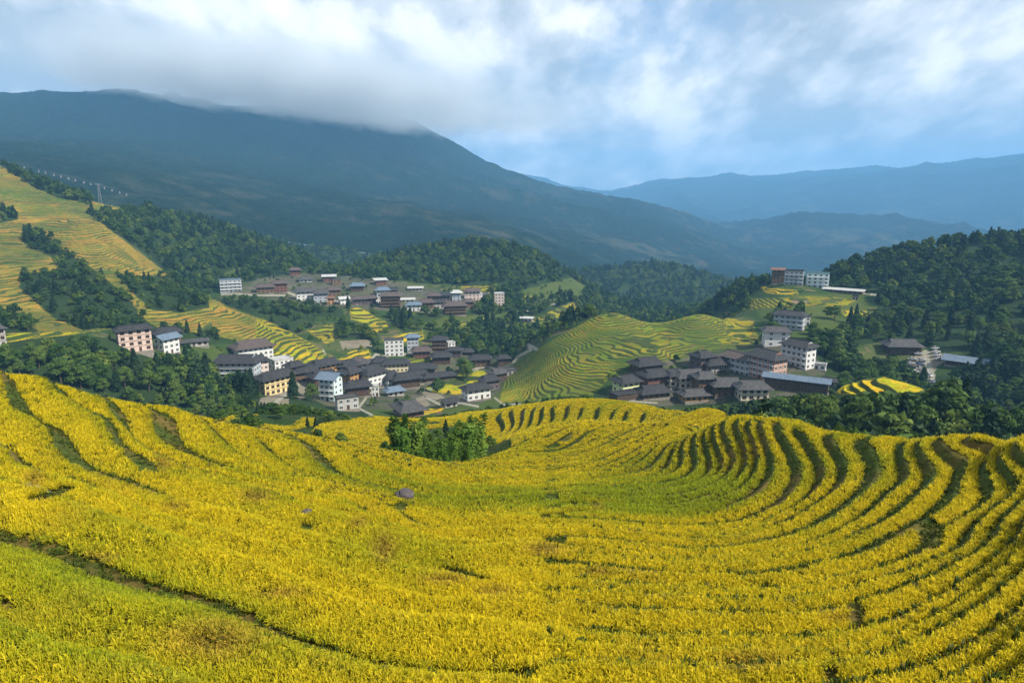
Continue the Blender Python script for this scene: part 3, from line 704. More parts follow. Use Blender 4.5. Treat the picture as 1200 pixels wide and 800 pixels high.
def near_field():
    g = np.random.default_rng(5); P = []; TI = []; DR = []; SC = []; LO = []
    for r0, r1, sp, lod in ((8, 24, .095, 0), (24, 40, .115, 0), (40, 60, .15, 1), (60, 92, .19, 1), (92, 186, .26, 2)):
        wd = 1.06 if r0 < 60 else .85; t, lr = area_points(r0, r1, -wd, wd, sp, g)
        x, y, z, c = terrain(t, lr, False)
        fr = c['u'] - np.floor(c['u'])
        px, py = proj(x, y, z + .3)
        wide = np.where(c['fold'], .50, np.where(t > .05, .50, .53)) + 0.08 * (vnoise(x / 1.7, y / 1.7, 60) - .5)
        left = t < 0.02
        e0 = base(t, lr); rr_ = np.exp(lr); slope = np.hypot((base(t, lr + .02) - e0) / (rr_ * .02), (base(t + .02, lr) - e0) / (rr_ * .02))
        st = np.where(c['fold'], 1.05, np.where(t > .05, .62, 1.15))
        wide = np.maximum(wide, 1 - np.where(t > .05, 1.0, np.where(rr_ < 34, .60, 1.25)) * slope / st)            # no bank is wider than a metre or so
        keep = c['rice'] & (c['near'] | c['fold']) & (fr < wide)
        for (bx, by, wx, wy, an) in BARE:
            ca, sa = math.cos(an), math.sin(an); dx = px - bx; dy = py - by
            q = ((dx * ca + dy * sa) / wx) ** 2 + ((-dx * sa + dy * ca) / wy) ** 2
            keep &= ~((q < 1.0 + 0.5 * (vnoise(x / .9, y / .9, 62) - .5)) & (c['near']))
        keep &= g.random(t.size) < (0.62 + 0.5 * vnoise(x / 1.1, y / 1.1, 63))
        x, y, z, px, py, fr, u, t, rr, wide = (v[keep] for v in (x, y, z, px, py, fr, c['u'], t, np.exp(lr), wide))
        big = fbm(x / 16, y / 16, 3, 70); sm = fbm(x / 3.2, y / 3.2, 3, 71)
        lev = np.floor(u); pert = _hash(lev.astype(np.int64), np.floor(vnoise(x / 26, y / 26, 77) * 5).astype(np.int64), 9) - .5
        ti = 0.84 + big * 0.50 + sm * 0.30 + pert * .34
        ti -= 0.36 * sstep(560, 720, py) * sstep(700, 200, px)        # greener strips low on the left
        ti -= 0.75 * np.exp(-(((px - 760) / 95) ** 2 + ((py - 585) / 24) ** 2)) + 0.55 * np.exp(-(((px - 830) / 60) ** 2 + ((py - 565) / 30) ** 2))
        ti -= 0.35 * np.exp(-(((px - 440) / 80) ** 2 + ((py - 640) / 30) ** 2)) + 0.25 * np.exp(-(((px - 700) / 120) ** 2 + ((py - 535) / 10) ** 2))
        ti += 0.25 * sstep(560, 500, py) * (1 - sstep(640, 700, px) * .4)
        band = 1 - .55 * sstep(570, 660, py) * sstep(120, 330, px) * (1 - sstep(930, 1080, px))
        ti -= 0.52 * band * sstep(.46, 1.05, fr / wide) + .25 * sstep(.07, .0, fr)  # greener towards the terrace edge; lower tint at the bank foot stands for shade
        dr = 0.16 * sstep(.25, .6, fbm(x / 4, y / 4, 3, 72)) + .02
        for (bx, by, wx, wy) in BROWN:
            dr = np.maximum(dr, 0.85 * np.exp(-(((px - bx) / wx) ** 2 + ((py - by) / wy) ** 2)))
        dr = np.clip(dr + g.normal(0, .07, dr.shape), 0, 1); ti = np.clip(ti + g.normal(0, .11, ti.shape), 0, 1)
        sc = (0.94 + .16 * fbm(x / 2.5, y / 2.5, 2, 73) + g.normal(0, .08, ti.shape)) * (1 - .30 * sstep(.4, 1, dr))
        sc = np.clip(sc, .45, 1.5) * (1 - .34 * band * sstep(.62, 1.06, fr / wide)) * np.where(t > .05, 1.0, 1.0)
        P.append(np.c_[x, y, z - .04]); TI.append(ti); DR.append(dr); SC.append(sc); LO.append(np.full(ti.shape, lod))
    P = np.concatenate(P); TI = np.concatenate(TI); DR = np.concatenate(DR); SC = np.concatenate(SC); LO = np.concatenate(LO)
    n = len(P)
    tufts = [rice_tuft(100 + i, 16, .52, .10, 0) for i in range(6)] + [rice_tuft(200 + i, 14, .52, .13, 1) for i in range(4)] + [rice_tuft(300 + i, 12, .54, .17, 2.5) for i in range(4)]
    idx = np.where(LO == 0, g.integers(0, 6, n), np.where(LO == 1, 6 + g.integers(0, 4, n), 10 + g.integers(0, 4, n)))
    lean = fbm(P[:, 0] / 3.0, P[:, 1] / 3.0, 2, 75)
    rot = np.c_[lean * .35 + g.normal(0, .10, n), g.normal(0, .10, n) + fbm(P[:, 0] / 3.0, P[:, 1] / 3.0, 2, 76) * .3, g.uniform(0, 6.283, n)]
    rot[DR > .6, 0] += .7
    wid = np.where(LO == 2, 1.1, 1.0) * g.uniform(.9, 1.2, n)
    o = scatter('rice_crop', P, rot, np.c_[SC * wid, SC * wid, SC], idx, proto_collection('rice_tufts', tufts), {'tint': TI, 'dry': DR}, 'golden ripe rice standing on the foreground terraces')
    print('rice tufts', n)
near_field()
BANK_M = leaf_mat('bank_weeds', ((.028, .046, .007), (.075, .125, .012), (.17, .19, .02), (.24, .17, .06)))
def bank_growth():
    g = np.random.default_rng(6); blades = []
    for i in range(4):
        me = rice_tuft(400 + i, 12, .23, .13, 1.0); me.materials.clear(); me.materials.append(BANK_M); me.name = 'weed_tuft'; blades.append(me)
    P = []
    for r0, r1, sp in ((8, 40, .20), (40, 90, .34), (90, 150, .6)):
        t, lr = area_points(r0, r1, -0.85, 0.85, sp, g); x, y, z, c = terrain(t, lr, False); fr = c['u'] - np.floor(c['u'])
        px, py = proj(x, y, z)
        bare = np.zeros(t.shape, bool)
        for (bx, by, wx, wy, an) in BARE: bare |= ((px - bx) / wx) ** 2 + ((py - by) / wy) ** 2 < 1.3
        k = ((c['rice'] & (c['near'] | c['fold']) & ((fr > .56) | bare)) | (~c['rice'] & (np.exp(lr) < 150) & (px < 640))) & (g.random(t.size) < .25 + .75 * vnoise(x / 1.4, y / 1.4, 65))
        P.append(np.c_[x, y, z - .03][k])
    P = np.concatenate(P); n = len(P)
    scatter('bank_grass', P, np.c_[g.normal(0, .2, n), g.normal(0, .2, n), g.uniform(0, 6.28, n)], np.repeat(g.uniform(.6, 1.5, n)[:, None], 3, 1), g.integers(0, 4, n), proto_collection('weed_tufts', blades), {'tint': np.clip(g.normal(.3, .25, n), 0, 1), 'dry': np.clip(g.normal(-.1, .3, n), 0, 1)}, 'short green grass and weeds on the terrace banks')
bank_growth()
# ------------------------------------------------------------------ trees
def tree_leaf_mat(name, dark, mid, pale, transl=0.22):
    m = bpy.data.materials.new(name); m.use_nodes = True; nt = m.node_tree; nt.nodes.clear()
    out = N(nt, 'ShaderNodeOutputMaterial'); d = N(nt, 'ShaderNodeBsdfPrincipled'); t = N(nt, 'ShaderNodeBsdfTranslucent'); mx = N(nt, 'ShaderNodeMixShader')
    h = N(nt, 'ShaderNodeAttribute', attribute_name='v'); oi = N(nt, 'ShaderNodeObjectInfo')
    k = math_(nt, 'ADD', math_(nt, 'MULTIPLY', h.outputs['Fac'], 0.5), math_(nt, 'MULTIPLY', oi.outputs['Random'], 0.5))
    c = ramp(nt, k, [(0.12, dark), (0.5, mid), (0.88, pale)])
    nt.links.new(c, d.inputs['Base Color']); nt.links.new(c, t.inputs['Color']); d.inputs['Roughness'].default_value = 0.7; d.inputs['Specular IOR Level'].default_value = 0.12
    mx.inputs[0].default_value = transl
    nt.links.new(d.outputs[0], mx.inputs[1]); nt.links.new(t.outputs[0], mx.inputs[2]); nt.links.new(mx.outputs[0], out.inputs[0])
    return m
BARK = plain('bark', (.09, .07, .05), .95, .1, .4, 2.0)
LEAF_BROAD = tree_leaf_mat('broad_leaves', (.012, .034, .009), (.029, .066, .016), (.070, .112, .024))
LEAF_PALE = tree_leaf_mat('pale_leaves', (.038, .075, .012), (.075, .125, .020), (.14, .18, .03))
LEAF_CON = tree_leaf_mat('conifer_needles', (.008, .024, .010), (.015, .037, .014), (.030, .055, .019), .1)
LEAF_BAM = tree_leaf_mat('bamboo_leaves', (.034, .092, .010), (.085, .165, .020), (.18, .25, .034), .3)

def leaf_quads(C, Nn, size, g, aspect=1.6):
    """leaf-spray faces at centres C facing roughly Nn"""
    n = len(C); d = Nn + g.normal(0, .55, (n, 3)); d /= np.linalg.norm(d, axis=1, keepdims=True)
    a = np.cross(d, g.normal(0, 1, (n, 3))); a /= np.linalg.norm(a, axis=1, keepdims=True); b = np.cross(d, a)
    s = size * g.uniform(.6, 1.35, (n, 1)); a *= s * aspect * .5; b *= s * .5
    V = np.stack([C - a * .9 , C - b + a * .1 - d * s * .12, C + a * 1.1, C + b + a * .1 - d * s * .12], 1).reshape(-1, 3)
    F = np.arange(4 * n).reshape(n, 4)
    v = np.repeat(np.clip(g.uniform(0, 1, n) * .75 + .12, 0, 1), 4)
    return V, F, v
def sph(n, g):
    p = g.normal(0, 1, (n, 3)); return p / np.linalg.norm(p, axis=1, keepdims=True)
def tube(pts, rad, seg=6):
    V = []; F = []
    pts = [np.array(p, float) for p in pts]
    for i, p in enumerate(pts):
        d = pts[min(i + 1, len(pts) - 1)] - pts[max(i - 1, 0)]; d /= np.linalg.norm(d) + 1e-9
        a = np.cross(d, (0, 1, 0.3)); a /= np.linalg.norm(a); b = np.cross(d, a)
        for k in range(seg):
            t = 2 * math.pi * k / seg; V.append(p + rad[i] * (math.cos(t) * a + math.sin(t) * b))
    for i in range(len(pts) - 1):
        for k in range(seg): F.append((i * seg + k, i * seg + (k + 1) % seg, (i + 1) * seg + (k + 1) % seg, (i + 1) * seg + k))
    return V, F
def broad_parts(seed, H, n_leaf, size, lobes=9, squat=1.0):
    g = np.random.default_rng(seed); V = []; F = []; v = []
    TV, TF = tube([(0, 0, -1.2), (g.normal(0, .06), g.normal(0, .06), H * .25), (g.normal(0, .15), g.normal(0, .15), H * .55), (0, 0, H * .82)], [H * .032, H * .024, H * .016, H * .005])
    Ls = []
    for i in range(lobes):
        a = 2 * math.pi * (i / lobes) * 2.4 + g.uniform(-.4, .4); f = i / (lobes - 1); z = H * (.36 + .50 * f); rr = H * .26 * squat * (1 - .75 * f ** 1.5) * g.uniform(.6, 1.25)
        Ls.append((np.array([rr * math.cos(a), rr * math.sin(a), z]), H * g.uniform(.13, .21) * (1 - .2 * f)))
        tv, tf = tube([(0, 0, H * (.25 + .3 * f)), (rr * .5 * math.cos(a), rr * .5 * math.sin(a), z - H * .08), tuple(Ls[-1][0])], [H * .012, H * .008, H * .003], 4)
        TF += [tuple(q + len(TV) for q in ff) for ff in tf]; TV += tv
    w = np.array([l[1] ** 2 for l in Ls]); w /= w.sum(); o = 0
    for (c, r), k in zip(Ls, w):
        m = max(4, int(n_leaf * k)); p = sph(m, g); p[:, 2] = np.where(p[:, 2] < -.3, -p[:, 2], p[:, 2])
        rad = r * (1 - .45 * g.uniform(0, 1, (m, 1)) ** 2) * np.array([1.12, 1.12, .86]) * (1 + .22 * np.sin(p[:, :1] * 5 + i) * np.cos(p[:, 1:2] * 4))
        lv, lf, vv = leaf_quads(c + p * rad, p, size, g); V.append(lv); F.append(lf + o); v.append(vv); o += len(lv)
    return (np.array(TV), TF), (np.concatenate(V), np.concatenate(F), np.concatenate(v))
def conifer_parts(seed, H, n_leaf, size):
    g = np.random.default_rng(seed)
    TV, TF = tube([(0, 0, -1.2), (0, 0, H * .5), (0, 0, H * .98)], [H * .022, H * .014, H * .003])
    z = 1 - np.sqrt(g.uniform(0, 1, n_leaf)); z = .16 + .84 * z
    tier = np.floor(z * 11) / 11; rr = H * .19 * (1 - tier) ** .8 * g.uniform(.35, 1.0, n_leaf) ** .6 + .05; a = g.uniform(0, 2 * math.pi, n_leaf)
    rr *= 1 + .25 * np.sin(a * 3 + seed + tier * 20)
    C = np.c_[rr * np.cos(a), rr * np.sin(a), z * H - rr * .35]; Nn = np.c_[np.cos(a) * .7, np.sin(a) * .7, np.full(n_leaf, .6)]
    return (np.array(TV), TF), leaf_quads(C, Nn, size, g, 2.0)
def bamboo_parts(seed, H, culms, n_leaf, size, spread):
    g = np.random.default_rng(seed); TV = []; TF = []; C = []
    for i in range(culms):
        a = g.uniform(0, 2 * math.pi); r0 = spread * math.sqrt(g.uniform()) ; bx, by = r0 * math.cos(a), r0 * math.sin(a); h = H * g.uniform(.7, 1.0); arch = h * g.uniform(.12, .30)
        P = []
        for k in range(6):
            s = k / 5; P.append((bx + arch * s ** 2.5 * math.cos(a), by + arch * s ** 2.5 * math.sin(a), -.6 + (h + .6) * (s - .10 * s ** 3)))
        tv, tf = tube(P, [.045, .045, .04, .03, .02, .006], 4); TF += [tuple(q + len(TV) for q in f) for f in tf]; TV += tv
        m = n_leaf // culms; s = g.uniform(.22, 1.02, m) ; P = np.array(P)
        base_ = np.stack([np.interp(s, np.linspace(0, 1, 6), P[:, j]) for j in range(3)], 1); w = H * .10 * (1.25 - s)[:, None] + .1
        C.append(base_ + g.normal(0, 1, (m, 3)) * w * np.array([.62, .62, .55]))
    C = np.concatenate(C); Nn = C - C.mean(0); Nn[:, 2] = np.abs(Nn[:, 2]) * .5 + .5; Nn /= np.linalg.norm(Nn, axis=1, keepdims=True)
    return (np.array(TV), TF), leaf_quads(C, Nn, size, g, 2.6)
def one_mesh(name, parts, leafm):
    (tv, tf), (lv, lf, vv) = parts
    V = np.concatenate([tv, lv]); F = [tuple(f) for f in tf] + [tuple(f) for f in (lf + len(tv))]
    return new_mesh(name, V, F, [BARK, leafm], [0] * len(tf) + [1] * len(lf), attrs={'v': np.r_[np.full(len(tv), .5), vv]})
def two_mesh(parts, leafm):
    (tv, tf), (lv, lf, vv) = parts
    return new_mesh('trunk', tv, tf, [BARK], smooth=True), new_mesh('crown', lv, lf, [leafm], attrs={'v': vv})

# kinds: nominal heights (m)
LEAF_NEAR = tree_leaf_mat('grove_leaves', (.030, .075, .012), (.075, .145, .026), (.16, .22, .042), .40)
NEAR = {'broadleaf_tree': [two_mesh(broad_parts(s, 10, 2600, .42, 11, q), LEAF_NEAR) for s, q in ((1, 1.0), (2, 1.15), (3, .85), (4, 1.0))],
        'pale_tree': [two_mesh(broad_parts(s, 9, 2400, .42, 10, q), LEAF_PALE) for s, q in ((5, 1.1), (6, .9))],
        'conifer_tree': [two_mesh(conifer_parts(s, 12, 1900, .50), LEAF_CON) for s in (7, 8)],
        'bamboo_clump': [two_mesh(bamboo_parts(s, 7, 13, 2600, .22, .75), LEAF_BAM) for s in (9, 10, 11)]}
FARM = [one_mesh('far_tree', broad_parts(s, 10, 420, 1.05, 8, q), LEAF_BROAD) for s, q in ((21, 1.0), (22, 1.15), (23, .9))] + \
       [one_mesh('far_tree', broad_parts(24, 9, 400, 1.05, 8, 1.0), LEAF_PALE)] + \
       [one_mesh('far_tree', conifer_parts(s, 12, 380, 1.05), LEAF_CON) for s in (25, 26)] + \
       [one_mesh('far_shrub', broad_parts(27, 3.2, 160, .62, 5, 1.4), LEAF_PALE)]
KINDH = {'broadleaf_tree': 10, 'pale_tree': 9, 'conifer_tree': 12, 'bamboo_clump': 7}

HOUSE_CLEAR = []      # (x, y, radius) kept free of trees
def clear_of_houses(x, y, extra=0.0):
    k = np.ones(x.shape, bool)
    for hx, hy, hr in HOUSE_CLEAR:
        k &= np.hypot(x - hx, y - hy) > hr + extra
        # nothing tall in front of a facade: a strip towards the viewer
        L = math.hypot(hx, hy); ux, uy = hx / L, hy / L; a = (hx - x) * ux + (hy - y) * uy; b = np.abs((x - hx) * uy - (y - hy) * ux)
        k &= ~((a > 0) & (a < hr + 9) & (b < hr * .9))
    return k
def place_forest():
    g = np.random.default_rng(11)
    T = []; 
    for r0, r1, sp in ((82, 230, 4.4), (230, 440, 5.0), (440, 1000, 6.4), (1000, 1295, 8.0)):
        t, lr = area_points(r0, r1, -0.86, 0.86, sp, g)
        x, y, z, c = terrain(t, lr, False); r = np.exp(lr)
        d = c['forest'] * (0.55 + .75 * vnoise(x / 30, y / 30, 80))
        # scattered trees on open slopes
        open_ = (~c['rice']) & (c['forest'] == 0) & (r > 190); d = np.where(open_, .10 + .42 * (vnoise(x / 25, y / 25, 81) > .48), d)
        k = g.random(t.size) < d
        k &= clear_of_houses(x, y)
        # keep the lane, car park and yards open
        cc = cover(x, y, z, True); k &= ~(cc['path'] | cc['dirt'] | (cc['green'] & (g.random(t.size) < .70)))
        x, y, z, r = x[k], y[k], z[k], r[k]; px, py = proj(x, y, z)
        q = vnoise(x / 45, y / 45, 82); rnd = g.random(x.size)
        kind = np.where(rnd < .07 + .45 * (q > .66), 2, np.where(rnd < .72, 0, 1))           # 0 broad 1 pale 2 conifer
        h = np.where(kind == 2, g.uniform(9, 15, x.size), g.uniform(6, 11.5, x.size)) * np.where(r > 440, .9, 1.0)
        kind = np.where((r < 230) & (px > 820) & (g.random(x.size) < .22), 1, kind); h = np.where((r < 230) & (px > 820), h * np.where(px < 960, .8, 1.1), h)
        cf = c['forest'][k]; shrub = ((g.random(x.size) < .20) & (r > 230)) | ((cf == 0) & (g.random(x.size) < .82)); kind = np.where(shrub, 3, kind); h = np.where(shrub, g.uniform(2, 4, x.size), h)
        lh = (px < 400) & (r > 395) & (r < 640); h = np.where(lh, h * .68, h)
        sad = (r < 186) & (px < 640); h = np.where(sad, g.uniform(1.6, 3.6, x.size), h)
        lowl = (r < 330) & (r >= 186) & (px < 640); h = np.where(lowl & (kind < 3), g.uniform(4.2, 7.0, x.size), h)
        lim = np.interp(px, [-200, 0, 100, 130, 235, 262, 300, 340, 380, 430, 470, 530, 600, 690, 705, 760, 830, 900, 955, 975, 1000, 1040, 1084, 1098, 1150, 1200, 1400], [402, 401, 392, 404, 418, 440, 470, 472, 479, 490, 489, 484, 470, 462, 471, 477, 475, 466, 460, 462, 460, 459, 458, 444, 434, 428, 420])
        pt = proj(x, y, z + h)[1]; h = np.where(c['village'][k] & (r > 186), np.minimum(h, 3.0 + 1.6 * (h % 1)), h); pt = proj(x, y, z + h)[1]
        over = (pt < np.where(sad, np.maximum(lim, 494), lim) - 1) & ((r < 335) | ((r < 396) & (px < 240)))
        hmax = h * np.clip((proj(x, y, z)[1] - lim) / np.maximum(proj(x, y, z)[1] - pt, 1e-3), 0, 1)
        h = np.where(over & (hmax > h * .55), hmax, h); ok = ~over | (hmax > h * .55)
        x, y, z, r, px, py, kind, h = (v[ok] for v in (x, y, z, r, px, py, kind, h))
        T.append(np.c_[x, y, z, r, px, py, kind, h])
    return np.concatenate(T)
def visible_share(T):
    """does the crown's upper half clear the ground in front of it"""
    out = np.zeros(len(T), bool)
    th = np.arctan2(T[:, 0], T[:, 1]); s = np.linspace(.1, .985, 90)
    for i in range(0, len(T), 4000):
        q = T[i:i + 4000]; r = q[:, 3:4] * s; zt = (q[:, 2:3] + q[:, 7:8] * .6) * s
        zg = base(np.repeat(th[i:i + 4000], 90), np.log(np.maximum(r, 3)).ravel()).reshape(r.shape)
        out[i:i + 4000] = (zt > zg - 0.0 + .7 * (r < 186)).all(1)
    return out
def hidden_by_crowns(T):
    """rough crown-behind-crown test for the nearest trees: share of the crown still free"""
    n = len(T); f = T[:, 3]; px, pt = proj(T[:, 0], T[:, 1], T[:, 2] + T[:, 7]); _, pb = proj(T[:, 0], T[:, 1], T[:, 2] + T[:, 7] * .3); w = T[:, 7] * .30 * FPX / f
    free = np.ones(n)
    o = np.argsort(f)
    buf = np.zeros((500, 1500), bool)        # 1 px cells over x -150..1350, y 200..700
    for i in o:
        x0, x1 = int(px[i] - w[i] + 150), int(px[i] + w[i] + 150); y0, y1 = int(pt[i] - 200), int(pb[i] - 200)
        x0, x1 = max(0, x0), min(1500, x1 + 1); y0, y1 = max(0, y0), min(500, y1 + 1)
        if x1 <= x0 or y1 <= y0: free[i] = 0; continue
        b = buf[y0:y1, x0:x1]; free[i] = (~b).mean(); b[:] = True
    return free
# ------------------------------------------------------------------ houses
def boxes(L):
    """L of (x0,x1,y0,y1,z0,z1) -> verts, faces"""
    V = []; F = []
    for (x0, x1, y0, y1, z0, z1) in L:
        b = len(V); V += [(x0, y0, z0), (x1, y0, z0), (x1, y1, z0), (x0, y1, z0), (x0, y0, z1), (x1, y0, z1), (x1, y1, z1), (x0, y1, z1)]
        F += [tuple(b + i for i in f) for f in ((0, 3, 2, 1), (4, 5, 6, 7), (0, 1, 5, 4), (1, 2, 6, 5), (2, 3, 7, 6), (3, 0, 4, 7))]
    return V, F
def tile_mat(name, a, b):
    m, nt, p = mat(name); tc = N(nt, 'ShaderNodeTexCoord'); n = noise(nt, .7, 6, tc.outputs['Object'], .65); w = N(nt, 'ShaderNodeTexWave', bands_direction='X'); w.inputs['Scale'].default_value = 1.6; w.inputs['Distortion'].default_value = .6
    nt.links.new(tc.outputs['Object'], w.inputs['Vector'])
    c = ramp(nt, n.outputs[0], [(.32, a), (.68, b)]); c = mixc(nt, .28, c, w.outputs[0], 'MULTIPLY'); nt.links.new(c, p.inputs['Base Color']); p.inputs['Roughness'].default_value = .7
    bp = N(nt, 'ShaderNodeBump'); bp.inputs['Strength'].default_value = .6; bp.inputs['Distance'].default_value = .1; nt.links.new(w.outputs[0], bp.inputs['Height']); nt.links.new(bp.outputs[0], p.inputs['Normal'])
    return m
ROOFS = {'dark': tile_mat('grey_tiles', (.022, .022, .026), (.058, .056, .058)), 'grey': tile_mat('weathered_tiles', (.045, .044, .046), (.105, .10, .098)), 'blue': tile_mat('blue_sheet_roof', (.10, .15, .21), (.17, .22, .29)),
         'brown': tile_mat('brown_tiles', (.070, .052, .048), (.13, .10, .09)), 'pale': tile_mat('pale_sheet_roof', (.38, .38, .37), (.55, .55, .53)), 'teal': tile_mat('teal_sheet_roof', (.10, .20, .21), (.17, .27, .28)), 'rust': tile_mat('rusty_roof', (.14, .07, .045), (.20, .11, .07))}
def timber(name, c): return plain(name, c, .8, .2, .38, 1.3)
WALLS = {'timber': timber('dark_timber', (.075, .048, .034)), 'brown': timber('brown_timber', (.15, .095, .06)), 'red': timber('red_brown_timber', (.17, .075, .055)), 'white': plain('white_render', (.58, .575, .56), .85, .2, .14, .5), 'pink': plain('pinkish_render', (.55, .42, .36), .85, .2, .15, .5),
         'yellow': plain('yellow_render', (.62, .50, .25), .85, .2, .15, .5), 'lime': plain('lime_render', (.62, .66, .28), .85, .2, .12, .5), 'bluegrey': plain('blue_grey_render', (.30, .34, .38), .85, .2, .18, .5), 'grey': plain('grey_render', (.36, .35, .33), .85, .2, .25, .5), 'teal': plain('pale_teal_render', (.50, .62, .62), .85, .2, .12, .5),
         'orange': timber('orange_timber', (.50, .27, .10)), 'cream': plain('cream_render', (.62, .56, .42), .85, .2, .15, .5), 'purple': timber('purple_grey_timber', (.12, .10, .12)), 'stone': plain('rubble_stone', (.22, .20, .17), .95, .1, .4, 1.2), 'brick': plain('brick_wall', (.38, .19, .12), .9, .1, .3, 1.5)}
GLASS = plain('window_glass', (.022, .026, .032), .15, .5, .2, 1.0)
FRAME = {'wood': timber('window_wood', (.22, .13, .075)), 'pale': plain('window_paint', (.60, .60, .58), .6, .3, .1)}
RAIL = {'wood': timber('rail_wood', (.20, .13, .08)), 'pale': plain('rail_paint', (.52, .53, .54), .6, .3, .15)}
def window_mesh(k):
    V, F = boxes([(-.5, -.41, -.06, .02, 0, 1), (.41, .5, -.06, .02, 0, 1), (-.41, .41, -.06, .02, .91, 1), (-.41, .41, -.06, .02, 0, .09), (-.03, .03, -.05, .02, .09, .91), (-.41, .41, -.02, .01, .09, .91)])
    return new_mesh('window', V, F, [FRAME[k], GLASS], [0] * 30 + [1] * 6)
WIN = {k: window_mesh(k) for k in FRAME}
DOORM = new_mesh('door', *boxes([(-.5, .5, -.05, .02, 0, 1), (-.57, -.5, -.07, .02, 0, 1.04), (.5, .57, -.07, .02, 0, 1.04), (-.5, .5, -.07, .02, 1, 1.04), (.30, .36, -.09, -.05, .45, .5)]), [WALLS['timber']])
def roof_mesh(kind, w, d, h, e, rm, wm):
    t = .16
    W, D = w / 2 + e, d / 2 + e
    if kind == 'flat':
        return new_mesh('roof', *boxes([(-w / 2 - .25, w / 2 + .25, -d / 2 - .25, d / 2 + .25, 0, .22), (-w / 2 - .25, w / 2 + .25, -d / 2 - .25, -d / 2 - .05, .22, .75), (-w / 2 - .25, w / 2 + .25, d / 2 + .05, d / 2 + .25, .22, .75), (-w / 2 - .25, -w / 2 - .05, -d / 2 - .05, d / 2 + .05, .22, .75), (w / 2 + .05, w / 2 + .25, -d / 2 - .05, d / 2 + .05, .22, .75)]), [rm])
    if kind == 'shed':
        V = [(-W, -D, -.1), (W, -D, -.1), (W, D, h * .5), (-W, D, h * .5)]; V = V + [(x, y, z - t) for x, y, z in V]
        return new_mesh('roof', V, [(0, 1, 2, 3), (7, 6, 5, 4), (0, 4, 5, 1), (1, 5, 6, 2), (2, 6, 7, 3), (3, 7, 4, 0)], [rm])
    if kind == 'gable':      # ridge along the width
        V = [(-W, -D, -.2), (W, -D, -.2), (W, 0, h), (-W, 0, h), (W, D, -.2), (-W, D, -.2)]; n = 6; V = V + [(x, y, z - t) for x, y, z in V]
        F = [(0, 1, 2, 3), (3, 2, 4, 5), (9, 8, 7, 6), (11, 10, 8, 9), (0, 6, 7, 1), (4, 10, 11, 5), (1, 7, 8, 2), (2, 8, 10, 4), (0, 3, 9, 6), (3, 5, 11, 9)]
        mi = [0] * 10; b = len(V); V += [(-w / 2, -d / 2 * .98, -.3), (-w / 2, d / 2 * .98, -.3), (-w / 2, 0, h - .25), (w / 2, -d / 2 * .98, -.3), (w / 2, d / 2 * .98, -.3), (w / 2, 0, h - .25)]
        return new_mesh('roof', V, F + [(b, b + 2, b + 1), (b + 3, b + 4, b + 5)], [rm, wm], mi + [1, 1])
    # hip roof with small gablets at both ends of the ridge
    rl = max(w * .5 - d * .33, w * .16); g = .36
    hx, hy, hz = W - (W - rl) * (1 - g), D * g, h * (1 - g)
    V = [(-W, -D, -.22), (W, -D, -.22), (W, D, -.22), (-W, D, -.22), (-hx, -hy, hz), (hx, -hy, hz), (hx, hy, hz), (-hx, hy, hz), (-hx - .25, 0, h), (hx + .25, 0, h)]
    F = [(0, 1, 5, 4), (2, 3, 7, 6), (1, 2, 6, 5), (3, 0, 4, 7), (4, 5, 9, 8), (6, 7, 8, 9), (5, 6, 9), (7, 4, 8)]; mi = [0] * 6 + [1, 1]
    b = len(V); V += [(-W, -D, -.22 - t), (W, -D, -.22 - t), (W, D, -.22 - t), (-W, D, -.22 - t)]
    F += [(0, b, b + 1, 1), (1, b + 1, b + 2, 2), (2, b + 2, b + 3, 3), (3, b + 3, b, 0), (b, b + 3, b + 2, b + 1)]; mi += [0] * 5
    k = len(V); rv, rf = boxes([(-hx - .3, hx + .3, -.14, .14, h - .05, h + .2)]); V += rv; F += [tuple(q + k for q in f) for f in rf]; mi += [0] * 6
    return new_mesh('roof', V, F, [rm, wm], mi)
FLOOR = 2.85
HOUSES = []
